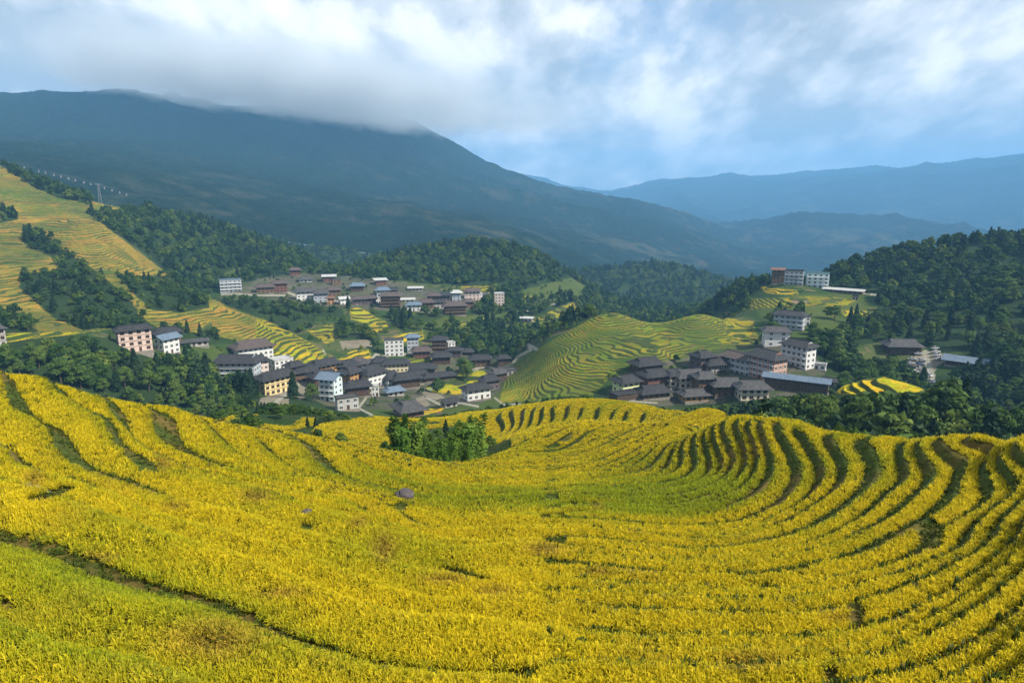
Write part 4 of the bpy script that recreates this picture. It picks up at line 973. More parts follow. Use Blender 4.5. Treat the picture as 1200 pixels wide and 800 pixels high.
def house(px, py, w, d, nf, yaw, roof, rc, wc, label, fr='wood', bal=0, name='house', cat='house', group=None, low=None, nx=None, side=None, rmin=235):
    x, y, z, r = hit(px, py, rmin); th = math.atan2(x, y); sl = math.sqrt(r * r + z * z) / FPX * (1.0 / math.cos(th) if False else 1.0)
    f = (y * CP - z * SP) / FPX * (1.2 if r < 470 else 1.12 if r > 480 and px < 600 else 1.0); W, D = max(w * f, 3.0), max(d * f, 3.0); Hh = nf * FLOOR
    back = 0.5 * abs(D * math.cos(R(yaw))) + 0.5 * abs(W * math.sin(R(yaw)))
    cx, cy_ = x + math.sin(th) * back, y + math.cos(th) * back; cz = z
    o = empty(name, (cx, cy_, cz), -th + R(yaw)); tag(o, label, cat, group)
    HOUSE_CLEAR.append((cx, cy_, 0.55 * math.hypot(W, D) + 1.2))
    wm = WALLS[wc]; small = r > 560
    V, F = boxes([(-W / 2, W / 2, -D / 2, D / 2, 0, Hh)]); mi = [0] * 6
    if low:      # ground floor in another material
        V, F = boxes([(-W / 2, W / 2, -D / 2, D / 2, FLOOR, Hh)]); lv, lf = boxes([(-W / 2 + .05, W / 2 - .05, -D / 2 + .05, D / 2 - .05, 0, FLOOR)])
        F += [tuple(q + len(V) for q in q_) for q_ in lf]; V += lv; mi = [0] * 6 + [1] * 6
    # storey bands and corner posts stand proud of the wall
    bd = [(-W / 2 - .07, W / 2 + .07, -D / 2 - .07, D / 2 + .07, k * FLOOR - .11, k * FLOOR + .11) for k in range(1, nf)]
    link('wall', new_mesh('wall', V, F, [wm, WALLS[low] if low else wm], mi), o)
    if bd: link('storey_band', new_mesh('storey_band', *boxes(bd), [RAIL['pale'] if fr == 'pale' else WALLS['timber']]), o)
    link('foundation', new_mesh('foundation', *boxes([(-W / 2 - .25, W / 2 + .25, -D / 2 - .25, D / 2 + .25, -7, .12)]), [WALLS['stone']]), o)
    rh = min(D, W) * .30; e = min(2.0, .16 * D + .5)
    ro = link('roof', roof_mesh(roof, W, D, rh, e, ROOFS[rc], WALLS['timber'] if wc in ('timber', 'brown', 'red', 'purple', 'orange') else wm), o); ro.location = (0, 0, Hh + (.0 if roof == 'flat' else .2))
    n = nx or max(2, int(round(W / (3.1 if not small else 3.6)))); n = min(n, 9)
    wx = min(1.9, W / n * .66); wh = 1.65
    def face(x0, y0, ang, length, m, skip0):
        for k in range(nf):
            for j in range(m):
                s = (j + .5) / m - .5
                if k == 0 and skip0 and j == m // 2:
                    q = link('door', DOORM, o); q.scale = (1.1, 1, 2.1); zz = .14
                else:
                    q = link('window', WIN[fr], o); q.scale = (min(wx, length / m * .6), 1, wh); zz = k * FLOOR + .68
                q.location = (x0 + math.cos(ang) * s * length, y0 + math.sin(ang) * s * length, zz); q.rotation_euler = (0, 0, ang)
    face(0, -D / 2, 0, W, n, True)
    m = side if side is not None else max(1, min(4, int(round(D / 3.8))))
    if m:
        face(W / 2, 0, math.pi / 2, D, m, False)
        if not small: face(-W / 2, 0, -math.pi / 2, D, m, False)
    for k in range(1, nf if bal else 0):
        if bal == 1 or k % 2 == 1 or bal == 2:
            z0 = k * FLOOR; y1 = -D / 2; L = [(-W / 2 + .1, W / 2 - .1, y1 - 1.15, y1 - .08, z0 - .2, z0 - .02), (-W / 2 + .1, W / 2 - .1, y1 - 1.15, y1 - 1.07, z0 + .85, z0 + .95)]
            L += [(-W / 2 + .1 + (W - .3) * q / (2 * n), -W / 2 + .2 + (W - .3) * q / (2 * n), y1 - 1.14, y1 - 1.08, z0 - .02, z0 + .85) for q in range(2 * n + 1)]
            link('balcony', new_mesh('balcony', *boxes(L), [RAIL['pale' if fr == 'pale' else 'wood']]), o)
    HOUSES.append(o); return o
LV, UV, RV, RH = 'houses of the lower village', 'houses of the upper village', 'houses of the right-hand hamlet', 'hilltop hotel blocks'
for a in [
 # bluff on the left
 (159,413,29,12,4,10,'hip','dark','pink','four-storey pinkish guesthouse with a grey hip roof alone above the dark wood',dict(nx=4,name='guesthouse',cat='guesthouse')),
 (197,416,18,13,3,38,'gable','blue','white','white-walled house with a blue sheet roof right of the pink guesthouse',dict(fr='pale')),
 (197,402,22,14,2,8,'hip','dark','brown','dark-roofed house close behind the blue-roofed white house',{}),
 (227,407,26,8,1,6,'shed','grey','grey','long low shed with a pale lean-to roof beside the blue-roofed white house',dict(name='shed',cat='shed')),
 (-2,408,12,10,3,20,'hip','grey','grey','grey house cut by the left edge of the photo below the yellow terrace rim',{}),
 # hotel complex at the left end of the lower village
 (297,425,34,20,3,18,'hip','brown','white','broad white hotel with a brown hip roof at the back of the hotel cluster',dict(fr='pale',name='hotel',cat='hotel')),
 (280,451,40,20,4,-22,'hip','dark','bluegrey','blue-grey four-storey hotel with pale balconies above the wood',dict(fr='pale',bal=1,name='hotel',cat='hotel',low='brick')),
 (304,447,15,14,4,22,'hip','dark','pink','pinkish hotel wing joined to the right of the blue-grey hotel',dict(fr='pale',name='hotel',cat='hotel')),
 (330,440,19,15,3,25,'flat','pale','white','white house with a flat pale roof behind the yellow hotel',dict(fr='pale')),
 (324,464,35,17,3,33,'hip','dark','yellow','yellow three-storey hotel with a dark roof standing over the curved lane',dict(bal=0,name='hotel',cat='hotel')),
 (346,447,14,12,3,30,'hip','dark','orange','orange timber house touching the right end of the yellow hotel',{}),
 # lower village
 (357,448,22,15,2,15,'hip','dark','brown','dark-roofed brown house just right of the yellow hotel',{}),
 (381,440,27,15,2,30,'hip','dark','orange','broad dark-roofed house with an orange gable wall under the yellow terraces',{}),
 (379,454,24,15,2,25,'hip','dark','timber','black-roofed timber house directly above the pale teal guesthouse',{}),
 (404,440,25,14,2,5,'hip','dark','purple','purple-grey house at the foot of the rice field path',{}),
 (389,471,16,16,4,-32,'gable','blue','teal','pale teal four-storey guesthouse at the lower edge of the lower village',dict(fr='pale',bal=1,name='guesthouse',cat='guesthouse')),
 (411,455,16,16,3,46,'hip','dark','orange','orange timber house in the middle of the lower village',{}),
 (419,466,22,15,2,10,'hip','dark','timber','dark timber house behind the flat-roofed cafe',{}),
 (407,481,21,10,2,14,'flat','grey','grey','flat-roofed grey cafe below the pale teal guesthouse',dict(fr='pale',name='cafe',cat='cafe')),
 (435,456,22,20,3,40,'hip','dark','white','white-gridded house under a wide dark roof in mid village',dict(fr='pale')),
 (440,465,7,6,2,0,'flat','pale','white','tiny white hut at the turn of the village lane',dict(fr='pale',name='hut',cat='hut')),
 (421,434,11,9,2,0,'hip','brown','yellow','small yellow house on the upper lane of the lower village',{}),
 (431,436,11,9,2,0,'hip','grey','white','small white house between two yellow ones on the upper lane',dict(fr='pale')),
 (447,439,13,11,3,2,'hip','dark','white','white three-storey house joined to the long yellow one',dict(fr='pale')),
 (464,442,24,11,3,2,'hip','dark','yellow','long yellow three-storey house under the grass terrace',dict(nx=6,fr='pale')),
 (492,437,30,12,1,-4,'hip','dark','timber','long low dark-roofed hall right of the long yellow house',{}),
 (488,444,18,10,1,8,'hip','dark','timber','low dark-roofed house in front of the long dark hall',{}),
 (457,455,18,15,2,42,'hip','dark','white','house with a white lattice gable below the long yellow house',dict(fr='pale')),
 (476,456,24,16,2,15,'hip','dark','timber','wide dark hip-roofed house above the wooden hall',{}),
 (462,465,16,11,1,20,'hip','blue','grey','low bluish-roofed house behind the wooden hall',{}),
 (479,490,21,30,1,20,'hip','grey','red','large wooden hall with a long weathered roof beside the pale plaza',dict(name='village_hall',cat='hall')),
 (515,448,31,10,1,17,'hip','dark','timber','long black-roofed house along the upper edge of the green field',{}),
 (462,418,18,9,4,4,'flat','grey','white','white four-storey block under the small golden terraces',dict(fr='pale',nx=4)),
 (484,414,13,10,4,2,'hip','blue','bluegrey','blue-grey four-storey house right of the white block',dict(fr='pale')),
 (494,421,16,11,2,4,'hip','brown','red','brown-roofed red timber house right below the blue-grey house',{}),
 (515,412,15,11,3,0,'hip','dark','timber','tall black timber house at the upper right of the lower village',dict(bal=1)),
 (528,411,8,7,2,20,'flat','pale','white','small white house beside the tall black timber house',dict(fr='pale')),
 (517,428,17,12,2,4,'hip','dark','timber','dark house between the grass terrace and the black hall',{}),
 (533,420,16,10,2,-5,'hip','dark','purple','purple-grey house below the wooded slope',{}),
 (546,417,14,10,1,0,'hip','dark','timber','low dark house second from the right below the wooded slope',{}),
 (563,431,19,11,2,6,'hip','dark','brown','brown house at the top corner of the green field',{}),
 (526,479,13,11,1,28,'gable','dark','grey','small grey shed by the plaza below the green field',dict(name='shed',cat='shed')),
 (558,470,25,14,2,26,'hip','dark','white','white-windowed house with a black roof along the lower edge of the green field',dict(fr='pale')),
 (573,458,17,13,2,28,'hip','dark','purple','dark house behind the white-windowed house along the green field',{}),
 (583,449,15,12,2,30,'hip','grey','timber','timber house at the foot of the terraced hill',{}),
 (597,440,13,10,1,10,'flat','grey','grey','low flat-roofed building by the stream at the foot of the terraced hill',{}),
 (590,430,11,9,2,10,'hip','dark','timber','dark house by the bridge above the terraced hill foot',{}),
 (617,377,14,6,1,-12,'shed','pale','grey','pale-roofed shed alone beside the valley road',dict(name='shed',cat='shed',rmin=480)),
 (621,392,6,5,1,0,'flat','pale','grey','small pale hut on the valley road bend',dict(name='hut',cat='hut',rmin=440)),
 # upper village
 (271,343,21,8,4,2,'flat','blue','bluegrey','blue-grey framed block with pale pillars alone at the left of the upper village',dict(fr='pale',bal=1,nx=5)),
 (311,344,17,9,2,2,'hip','brown','brown','brown timber house, left one of a joined pair by the upper lane',dict(rmin=560)),
 (328,343,15,9,3,2,'hip','brown','red','red timber house, right one of a joined pair by the upper lane',dict(rmin=560)),
 (346,323,10,8,2,0,'hip','brown','red','small red-brown house highest at the left of the upper village',dict(rmin=600)),
 (358,331,13,8,1,4,'hip','grey','white','low house with a white front above the upper lane',dict(rmin=600,fr='pale')),
 (358,353,18,10,3,6,'hip','grey','white','white and brown three-storey house at the bend of the upper lane',dict(rmin=540,fr='pale')),
 (376,355,14,10,3,0,'hip','grey','bluegrey','grey-white house left of the golden house',dict(rmin=540,fr='pale')),
 (388,357,7,6,2,0,'hip','rust','orange','small bright golden house in the middle of the upper village',dict(rmin=540)),
 (391,347,13,9,2,8,'hip','brown','brown','brown-roofed house behind the golden house',dict(rmin=560)),
 (403,358,9,7,2,18,'gable','pale','white','small bright white house right of the golden house',dict(rmin=540,fr='pale')),
 (386,331,12,8,2,0,'shed','pale','red','red house with a pale roof at the top of the upper village',dict(rmin=600)),
 (394,335,9,7,2,12,'flat','grey','brown','boxy brown house just below the red pale-roofed house',dict(rmin=600)),
 (419,342,13,9,2,-3,'hip','blue','timber','dark timber house with a bluish roof above the two purple houses',dict(rmin=560)),
 (421,358,13,9,2,0,'hip','purple' if False else 'brown','purple','left one of two purple houses side by side',dict(rmin=540)),
 (434,357,12,9,2,0,'hip','brown','purple','right one of two purple houses side by side',dict(rmin=540)),
 (443,356,5,5,2,10,'flat','pale','white','narrow white hut right of the two purple houses',dict(rmin=540,fr='pale',name='hut',cat='hut')),
 (446,335,11,8,2,12,'shed','pale','red','red house with a white side wall at the top centre of the upper village',dict(rmin=600)),
 (449,347,13,9,2,0,'hip','blue','bluegrey','bluish house above the big dark timber house',dict(rmin=560,fr='pale')),
 (460,347,9,8,2,6,'hip','dark','timber','small dark house behind the big dark timber house',dict(rmin=560)),
 (458,362,20,11,4,-4,'hip','brown','timber','big dark four-storey timber house in the centre of the upper village',dict(rmin=520,bal=1)),
 (487,341,14,6,1,0,'shed','pale','grey','pale-roofed barn alone on the grass above the upper village',dict(rmin=600,name='barn',cat='barn')),
 (478,355,13,6,1,0,'shed','pale','cream','long pale-roofed shed right of the big dark timber house',dict(rmin=540,name='shed',cat='shed')),
 (485,365,14,8,2,0,'hip','blue','white','white house with a bluish roof at the lower edge of the upper village',dict(rmin=520,fr='pale')),
 (500,362,14,10,2,4,'hip','brown','brown','brown-roofed house right of the white bluish-roofed house',dict(rmin=520)),
 (508,354,13,9,2,0,'hip','brown','red','reddish house at the back of the right-hand cluster of the upper village',dict(rmin=560)),
 (513,362,12,8,2,10,'hip','dark','grey','grey house in the front row of the right-hand cluster of the upper village',dict(rmin=520)),
 (521,353,12,9,2,0,'hip','dark','purple','purple house left of the white-roofed house',dict(rmin=560)),
 (535,354,9,8,3,0,'hip','pale','bluegrey','white-roofed house at the back of the right-hand cluster',dict(rmin=560,fr='pale')),
 (533,370,22,12,3,8,'hip','brown','timber','large brown house with two long eaves at the lower right of the upper village',dict(rmin=500,bal=1)),
 (549,361,10,8,2,10,'hip','brown','brown','small brown house behind the large brown house',dict(rmin=540)),
 (553,352,16,9,3,6,'hip','brown','pink','pinkish three-storey house near the right end of the upper village',dict(rmin=560,fr='pale')),
 (561,351,6,6,2,20,'flat','pale','white','white annex on the right end of the pinkish house',dict(rmin=560,fr='pale',name='annex',cat='annex')),
 (566,349,12,7,1,0,'hip','grey','grey','low grey house below the golden field of the upper village',dict(rmin=600)),
 (585,358,10,9,4,4,'flat','pale','pink','tall narrow house with a white top alone right of the upper village',dict(rmin=560,fr='pale')),
 # right-hand hamlet
 (733,463,20,17,2,38,'hip','dark','lime','house with a bright lime-green gable wall at the left end of the right-hand hamlet',dict(fr='pale')),
 (733,472,30,13,1,36,'flat','dark','timber','dark flat deck house below the lime-green house',{}),
 (757,442,26,18,2,33,'hip','dark','timber','dark house behind the lime-green house',{}),
 (766,456,25,17,2,33,'hip','dark','red','house with a red side wall right of the lime-green house',{}),
 (764,469,29,18,1,30,'hip','dark','brown','low broad-roofed house in front of the red-walled house',{}),
 (789,454,19,15,2,38,'hip','dark','cream','cream-edged house next to the red-walled house',{}),
 (807,457,28,18,2,28,'hip','grey','cream','cream-walled house with a wide grey roof in the middle row of the right hamlet',{}),
 (824,464,17,16,3,24,'hip','grey','brown','tall brown gabled house joined to the cream-walled house',{}),
 (812,472,24,15,1,28,'hip','grey','orange','low orange-walled house lowest of the right-hand hamlet',{}),
 (850,467,27,19,2,20,'hip','grey','brown','brown gabled house, left one of two alike above the trees',{}),
 (880,471,27,19,2,20,'hip','grey','cream','cream gabled house, right one of two alike above the trees',{}),
 (821,438,15,17,3,42,'hip','dark','purple','tall purple-grey house at the edge of the terraced hill',{}),
 (838,441,24,16,2,34,'hip','dark','timber','dark house with pale windows right of the tall purple-grey house',dict(fr='pale')),
 (866,442,34,15,3,-36,'hip','brown','bluegrey','blue-grey long house with balconies left of the brick-ended lodge',dict(fr='pale',bal=1)),
 (897,448,32,20,4,-38,'hip','dark','brick','brick-ended lodge with long balconies behind the blue-roofed hall',dict(fr='pale',bal=1,name='lodge',cat='lodge')),
 (908,407,23,13,3,14,'hip','grey','white','house with a blank white wall at the top of the right-hand hamlet',dict(fr='pale',nx=2,side=1)),
 (934,433,28,15,4,-34,'hip','dark','white','white-ended four-storey lodge behind the blue-roofed hall',dict(fr='pale',bal=1,name='lodge',cat='lodge')),
 (957,434,16,8,1,-6,'flat','pale','white','white terrace building right of the white-ended lodge',dict(fr='pale')),
 (932,460,58,11,2,-6,'gable','blue','timber','very long hall with a blue sheet roof at the front of the right-hand hamlet',dict(name='hall',cat='hall',nx=9)),
 (971,454,14,9,1,-10,'hip','dark','grey','small grey-roofed hut right of the long blue-roofed hall',dict(name='hut',cat='hut')),
 (924,386,27,12,3,-10,'hip','dark','bluegrey','grey three-storey inn alone on the slope below the hilltop hotel',dict(fr='pale',bal=1,name='inn',cat='inn')),
 (943,382,7,7,2,16,'flat','brown','white','white annex at the right end of the slope inn',dict(fr='pale',name='annex',cat='annex')),
 # hilltop hotel and car park
 (911,333,13,10,4,8,'shed','rust','brown','brown hotel block with a rusty roof, left of three on the hilltop',dict(rmin=480,name='hotel_block',cat='hotel')),
 (930,335,20,10,4,-6,'flat','grey','bluegrey','grey hotel block with white end pillars, middle of three on the hilltop',dict(rmin=480,fr='pale',bal=1,name='hotel_block',cat='hotel')),
 (957,338,24,10,4,6,'flat','teal','teal','pale hotel block with a teal roof edge, right of three on the hilltop',dict(rmin=480,fr='pale',bal=1,name='hotel_block',cat='hotel')),
 (988,345,42,8,1,-10,'shed','pale','brown','long low restaurant with a white roof beside the hilltop hotel',dict(rmin=440,name='restaurant',cat='restaurant',nx=8)),
 (1002,352,6,5,1,0,'flat','grey','grey','tiny grey hut in the field below the white-roofed restaurant',dict(rmin=420,name='hut',cat='hut')),
 (1055,419,29,18,2,24,'hip','grey','timber','large grey-roofed timber inn on the left side of the car park',dict(rmin=330,name='inn',cat='inn')),
 (1131,431,33,14,1,-8,'gable','blue','timber','long open hall with a blue-grey roof right of the car park',dict(rmin=330,name='hall',cat='hall')),
 ]:
    g = {True: None}.get(True)
    px, py = a[0], a[1]
    house(*a[:10], **a[10])
print('houses', len(HOUSES))

# ------------------------------------------------------------------ parked cars
PAINT = {c: plain('car_paint_' + c, v, .3, .5, .05) for c, v in (('white', (.52, .52, .52)), ('silver', (.45, .46, .48)), ('black', (.03, .03, .035)), ('red', (.35, .05, .04)), ('blue', (.07, .12, .25)))}
RUBBER = plain('tyre_rubber', (.02, .02, .02), .9)
def wheel_mesh():
    V = []; F = []; n = 14
    for x in (-.1, .1):
        for k in range(n): t = 2 * math.pi * k / n; V.append((x, .33 * math.cos(t), .33 * math.sin(t)))
    F = [(k, (k + 1) % n, n + (k + 1) % n, n + k) for k in range(n)] + [tuple(range(n))[::-1], tuple(range(n, 2 * n))]
    return new_mesh('wheel', V, F, [RUBBER])
def car_body():
    prof = [(-2.15, .35), (-2.2, .75), (-1.95, .92), (-1.0, 1.0), (1.3, 1.0), (2.05, .95), (2.15, .6), (2.1, .35)]
    V = [(-.86, y, z) for y, z in prof] + [(.86, y, z) for y, z in prof]; n = len(prof)
    F = [(i, (i + 1) % n, n + (i + 1) % n, n + i) for i in range(n)] + [tuple(range(n))[::-1], tuple(range(n, 2 * n))]
    c = [(-.95, 1.0, .8), (-.35, 1.47, .68), (1.05, 1.47, .68), (1.75, 1.0, .8)]
    b = len(V); V += [(-w, y, z) for y, z, w in c] + [(w, y, z) for y, z, w in c]
    F += [(b + 1, b + 2, b + 6, b + 5)]
    return V, F
def car_glass():
    c = [(-.95, 1.0, .80), (-.35, 1.465, .675), (1.05, 1.465, .675), (1.75, 1.0, .80)]
    V = [(-w, y, z) for y, z, w in c] + [(w, y, z) for y, z, w in c]
    return V, [(0, 1, 5, 4), (2, 3, 7, 6), (0, 3, 2, 1), (4, 5, 6, 7)]
CARB = {c: new_mesh('body', *car_body(), [p]) for c, p in PAINT.items()}; CARG = new_mesh('cabin_glass', *car_glass(), [GLASS]); CARW = wheel_mesh()
CARS = [(1073,411,75,'silver'),(1076,416,80,'white'),(1096,409,95,'white'),(1097,413,95,'white'),(1098,417,95,'silver'),(1100,421,95,'white'),(1069,422,72,'white'),(1080,423,72,'silver'),(1067,427,72,'white'),(1078,428,72,'blue'),(1068,432,72,'black'),(1079,433,72,'white'),(1072,437,72,'white'),(1084,437,60,'silver'),(1089,441,5,'white'),(1092,448,5,'white')]
for px, py, a, c in CARS:
    x, y, z, r = hit(px, py, 330); o = empty('parked_car', (x, y, z + .03), R(a)); z2 = z
    link('body', CARB[c], o); link('cabin_glass', CARG, o)
    for sx in (-.8, .8):
        for sy in (-1.35, 1.3):
            q = link('wheel', CARW, o); q.location = (sx, sy, .33)
    where = 'in the far row of the car park, near the timber inn' if py < 419 and px < 1085 else 'in the right-hand row of the car park' if px > 1093 and py < 425 else 'on the lane out of the car park' if px > 1084 else 'in the crowded front rows of the car park'
    tag(o, '%s parked car %s' % (c, where), 'car', 'cars in the valley car park'); HOUSE_CLEAR.append((x, y, 4))

# ------------------------------------------------------------------ gondola line on the far left ridge
STEEL = plain('galvanised_steel', (.20, .22, .24), .5, .4, .1, 2, .3); CABIN = plain('gondola_paint', (.32, .35, .38), .4, .4, .1)
def cable_pt(px):
    py = np.interp(px, [-60, 0, 115, 165], [165, 186.5, 215.5, 231]); r = np.interp(px, [-60, 0, 115, 165], [1000, 930, 845, 880])
    X, Yf, Z = ray(px, py); k = r / math.hypot(X, Yf); return X * k, float(Yf) * k, float(Z) * k
px0, py0 = 115, 231
x, y, z = cable_pt(115); zg = ground(x, y); Hp = z - zg
o = empty('gondola_pylon', (x, y, zg), .5); tag(o, 'white lattice gondola pylon standing on the far left ridge', 'pylon')
L = []
for sx in (-1, 1):
    for sy in (-1, 1): L.append([(sx * 1.5, sy * 1.5, -3), (sx * .5, sy * .5, Hp - .6)])
V = []; F = []
def addtube(p, q, rad):
    tv, tf = tube([p, q], [rad, rad], 5); F.extend([tuple(i + len(V) for i in f) for f in tf]); V.extend(tv)
for p, q in L: addtube(p, q, .17)
for k in range(7):
    s0, s1 = k / 7, (k + 1) / 7; h0, h1 = Hp * s0, Hp * s1; a0, a1 = 1.5 - s0, 1.5 - s1
    for (ux, uy), (vx, vy) in (((-1, -1), (1, -1)), ((1, -1), (1, 1)), ((1, 1), (-1, 1)), ((-1, 1), (-1, -1))):
        addtube((ux * a0, uy * a0, h0), (vx * a1, vy * a1, h1), .08)
link('lattice_mast', new_mesh('lattice_mast', V, F, [STEEL]), o)
link('cross_arm', new_mesh('cross_arm', *boxes([(-3.2, 3.2, -.3, .3, Hp - .6, Hp - .1)]), [STEEL]), o)
P = [cable_pt(q) for q in np.linspace(-60, 165, 40)]
tag(link('haulage_cable', new_mesh('haulage_cable', *tube(P, [.05] * 40, 4), [STEEL])), 'thin steel gondola cable running down along the far left ridge', 'cable')
gv, gf = boxes([(-.9, .9, -1.1, 1.1, -4.4, -2.2), (-.75, .75, -.95, .95, -2.2, -1.95)]); GCAB = new_mesh('cabin', gv, gf, [CABIN])
GWIN = new_mesh('window_band', *boxes([(-.93, .93, -1.13, 1.13, -3.4, -2.5)]), [GLASS]); GHAN = new_mesh('hanger', *boxes([(-.08, .08, -.08, .08, -1.95, .1), (-.12, .12, -.5, .5, .02, .18)]), [STEEL])
for i, px in enumerate([10, 18, 28, 45, 53, 63, 71, 80, 88, 98, 106, 122, 131, 140, 148]):
    p = cable_pt(px); o = empty('gondola', p, .5); o.scale = (.7, .7, .7); link('cabin', GCAB, o); link('window_band', GWIN, o); link('hanger', GHAN, o)
    ORD = ['first', 'second', 'third', 'fourth', 'fifth', 'sixth', 'seventh', 'eighth', 'ninth', 'tenth', 'eleventh']
    tag(o, 'grey gondola cabin on the far left ridge cable, %s %s the pylon' % ((ORD[10 - i], 'uphill of') if px < 115 else (ORD[i - 11], 'downhill of')), 'gondola', 'gondolas on the far ridge cable')

# ------------------------------------------------------------------ stones in the rice field
ROCK = plain('field_stone', (.085, .075, .078), .95, .1, .45, 2.5, 0, .6); PALE_STONE = plain('pale_path_stone', (.24, .215, .18), .95, .1, .35, 3, 0, .5)
def rock_mesh(name, seed, sx, sy, sz, m):
    g = np.random.default_rng(seed); bm = bmesh.new(); bmesh.ops.create_icosphere(bm, subdivisions=3, radius=1)
    off = g.uniform(0, 50, 3)
    for v in bm.verts:
        p = np.array(v.co); n = float(fbm(np.array([p[0] * 1.1 + off[0] + p[2]]), np.array([p[1] * 1.1 + off[1] - p[2] * .7]), 4, seed)[0]); q = np.round(p * 2.2) / 2.2
        c = (p * .65 + q * .35) * (1 + .32 * n); v.co = (c[0] * sx, c[1] * sy, c[2] * sz)
    me = bpy.data.meshes.new(name); bm.to_mesh(me); bm.free(); me.materials.append(m); return me
for px, py, s, lab in ((474, 588, (.62, .5, .42), 'larger grey-purple boulder in the middle of the rice slope'), (360, 613, (.26, .22, .17), 'smaller grey stone at the terrace edge left of the boulder')):
    x, y, z, r = hit(px, py); o = link('boulder', rock_mesh('boulder', int(px), *s, ROCK)); o.location = (x, y, float(ground_full(x, y)[0]) + s[2] * .25 + .12); tag(o, lab, 'boulder')
STONES = [(3, 590), (10, 588), (16, 589), (22, 585), (30, 583), (37, 580), (43, 576), (50, 573)]
for i, (px, py) in enumerate(STONES):
    x, y, z, r = hit(px, py); o = link('path_stone', rock_mesh('path_stone', 40 + i, .36, .24, .09, PALE_STONE)); o.location = (x, y, float(ground_full(x, y)[0]) + .07); o.rotation_euler = (0, 0, i * 1.3)
    tag(o, 'flat pale stone in the bank path at the left edge, ' + ['first', 'second', 'third', 'fourth', 'fifth', 'sixth', 'seventh', 'eighth'][i] + ' from the edge', 'stone', 'flat stones of the bank path')
T = place_forest()
vis = visible_share(T); inview = (T[:, 4] > 6) & (T[:, 4] < 1194)
cand = np.where(vis & inview & (T[:, 6] < 3))[0]
free = np.zeros(len(T)); free[cand] = hidden_by_crowns(T[cand])
size = np.where(free > .45, T[:, 7] / T[:, 3] * (.5 + free * .5), 0)
order = np.argsort(-size)[:270]
indiv = np.zeros(len(T), bool); indiv[order] = size[order] > 0
g7 = np.random.default_rng(21)
KN = ['broadleaf_tree', 'pale_tree', 'conifer_tree']
def region_of(px, py, r):
    if r < 235 and px > 800: return 'in the right-hand grove', 'trees of the grove beyond the ridge'
    if px < 470 and r < 480: return 'in the left wood', 'trees of the wood below the left terraces'
    if px > 900: return 'on the right-hand slope', 'trees round the car park'
    if px > 640: return 'by the right-hand hamlet', 'trees of the right-hand hamlet'
    return 'in the valley', 'trees behind the lower village'
MARKS = [(20, 392, 'yellow terrace rim'), (159, 400, 'pinkish guesthouse'), (197, 407, 'blue-roofed house'), (230, 404, 'lean-to shed'), (280, 442, 'blue-grey hotel'), (324, 456, 'yellow hotel'), (389, 464, 'pale teal guesthouse'), (440, 450, 'white-gridded house'), (479, 482, 'wooden hall'), (462, 410, 'white four-storey block'), (515, 403, 'tall black house'), (540, 448, 'green field'), (560, 465, 'white-windowed house'), (618, 390, 'valley road bend'), (460, 352, 'upper village'), (660, 420, 'terraced hill'), (733, 456, 'lime-green gable'), (806, 450, 'cream-walled house'), (880, 462, 'cream gabled house'), (932, 452, 'long blue-roofed hall'), (934, 418, 'white-ended lodge'), (924, 376, 'slope inn'), (940, 326, 'hilltop hotel'), (1035, 448, 'golden field patch'), (1054, 408, 'car park inn'), (1085, 428, 'car park'), (1131, 422, 'open hall')]
KDESC = {'broadleaf_tree': ('broadleaf tree', 'dark green'), 'pale_tree': ('leafy tree', 'pale yellow-green'), 'conifer_tree': ('conifer', 'blackish green')}
def put_tree(kind, x, y, z, h, label, group, variants):
    tr, cr = variants[int(g7.integers(0, len(variants)))]; s = h / KINDH[kind]
    o = empty(kind, (x, y, z), g7.uniform(0, 6.28)); w = s * g7.uniform(.9, 1.2); o.scale = (w, w, s)
    tag(o, label, 'tree' if kind != 'bamboo_clump' else 'bamboo', group)
    link('trunk' if kind != 'bamboo_clump' else 'culms', tr, o); link('crown' if kind != 'bamboo_clump' else 'foliage', cr, o)
    return o
for i in np.where(indiv)[0]:
    x, y, z, r, px, py, k, h = T[i]; kind = KN[int(k)]
    where, grp = region_of(px, py, r); nm, tone = KDESC[kind]
    hs = 'tall' if h > 10.5 else ('low' if h < 7.4 else 'middling')
    lx, ly, ln_ = min(MARKS, key=lambda q: math.hypot(q[0] - px, (q[1] - py) * 1.6)); dx, dy = px - lx, py - ly
    side = ('right of' if dx > 0 else 'left of') if abs(dx) > abs(dy) * 1.2 else ('below' if dy > 0 else 'above')
    put_tree(kind, x, y, z, h, '%s %s %s %s, %s the %s' % (hs, tone, nm, where, side, ln_), grp, NEAR[kind])
R_ = T[~indiv]; n = len(R_)
kk = R_[:, 6].astype(int); idx = np.where(kk == 0, g7.integers(0, 3, n), np.where(kk == 1, 3, np.where(kk == 2, 4 + g7.integers(0, 2, n), 6)))
hn = np.array([10, 9, 12, 3.2])[kk]; s = R_[:, 7] / hn; w = s * g7.uniform(.95, 1.3, n)
FARC = proto_collection('far_trees', FARM)
sectors = [('woodland_left', R_[:, 4] < 470), ('woodland_middle', (R_[:, 4] >= 470) & (R_[:, 4] < 800)), ('woodland_right', R_[:, 4] >= 800)]
names = ['left_woodland', 'valley_woodland', 'ridge_woodland']
for (q, m), nm, lab in zip(sectors, ['woodland', 'woodland', 'woodland'], names):
    scatter(nm, R_[m][:, :3] - [0, 0, .1], np.c_[np.zeros(m.sum()), np.zeros(m.sum()), g7.uniform(0, 6.28, m.sum())], np.c_[w[m], w[m], s[m]], idx[m], FARC, {}, {'left_woodland': 'dark mixed woods on the left hill and round the left terraces', 'valley_woodland': 'dark woods on the hills in the middle of the valley', 'ridge_woodland': 'dark mixed woods covering the right-hand ridge'}[lab])
print('trees', len(T), 'individual', indiv.sum())

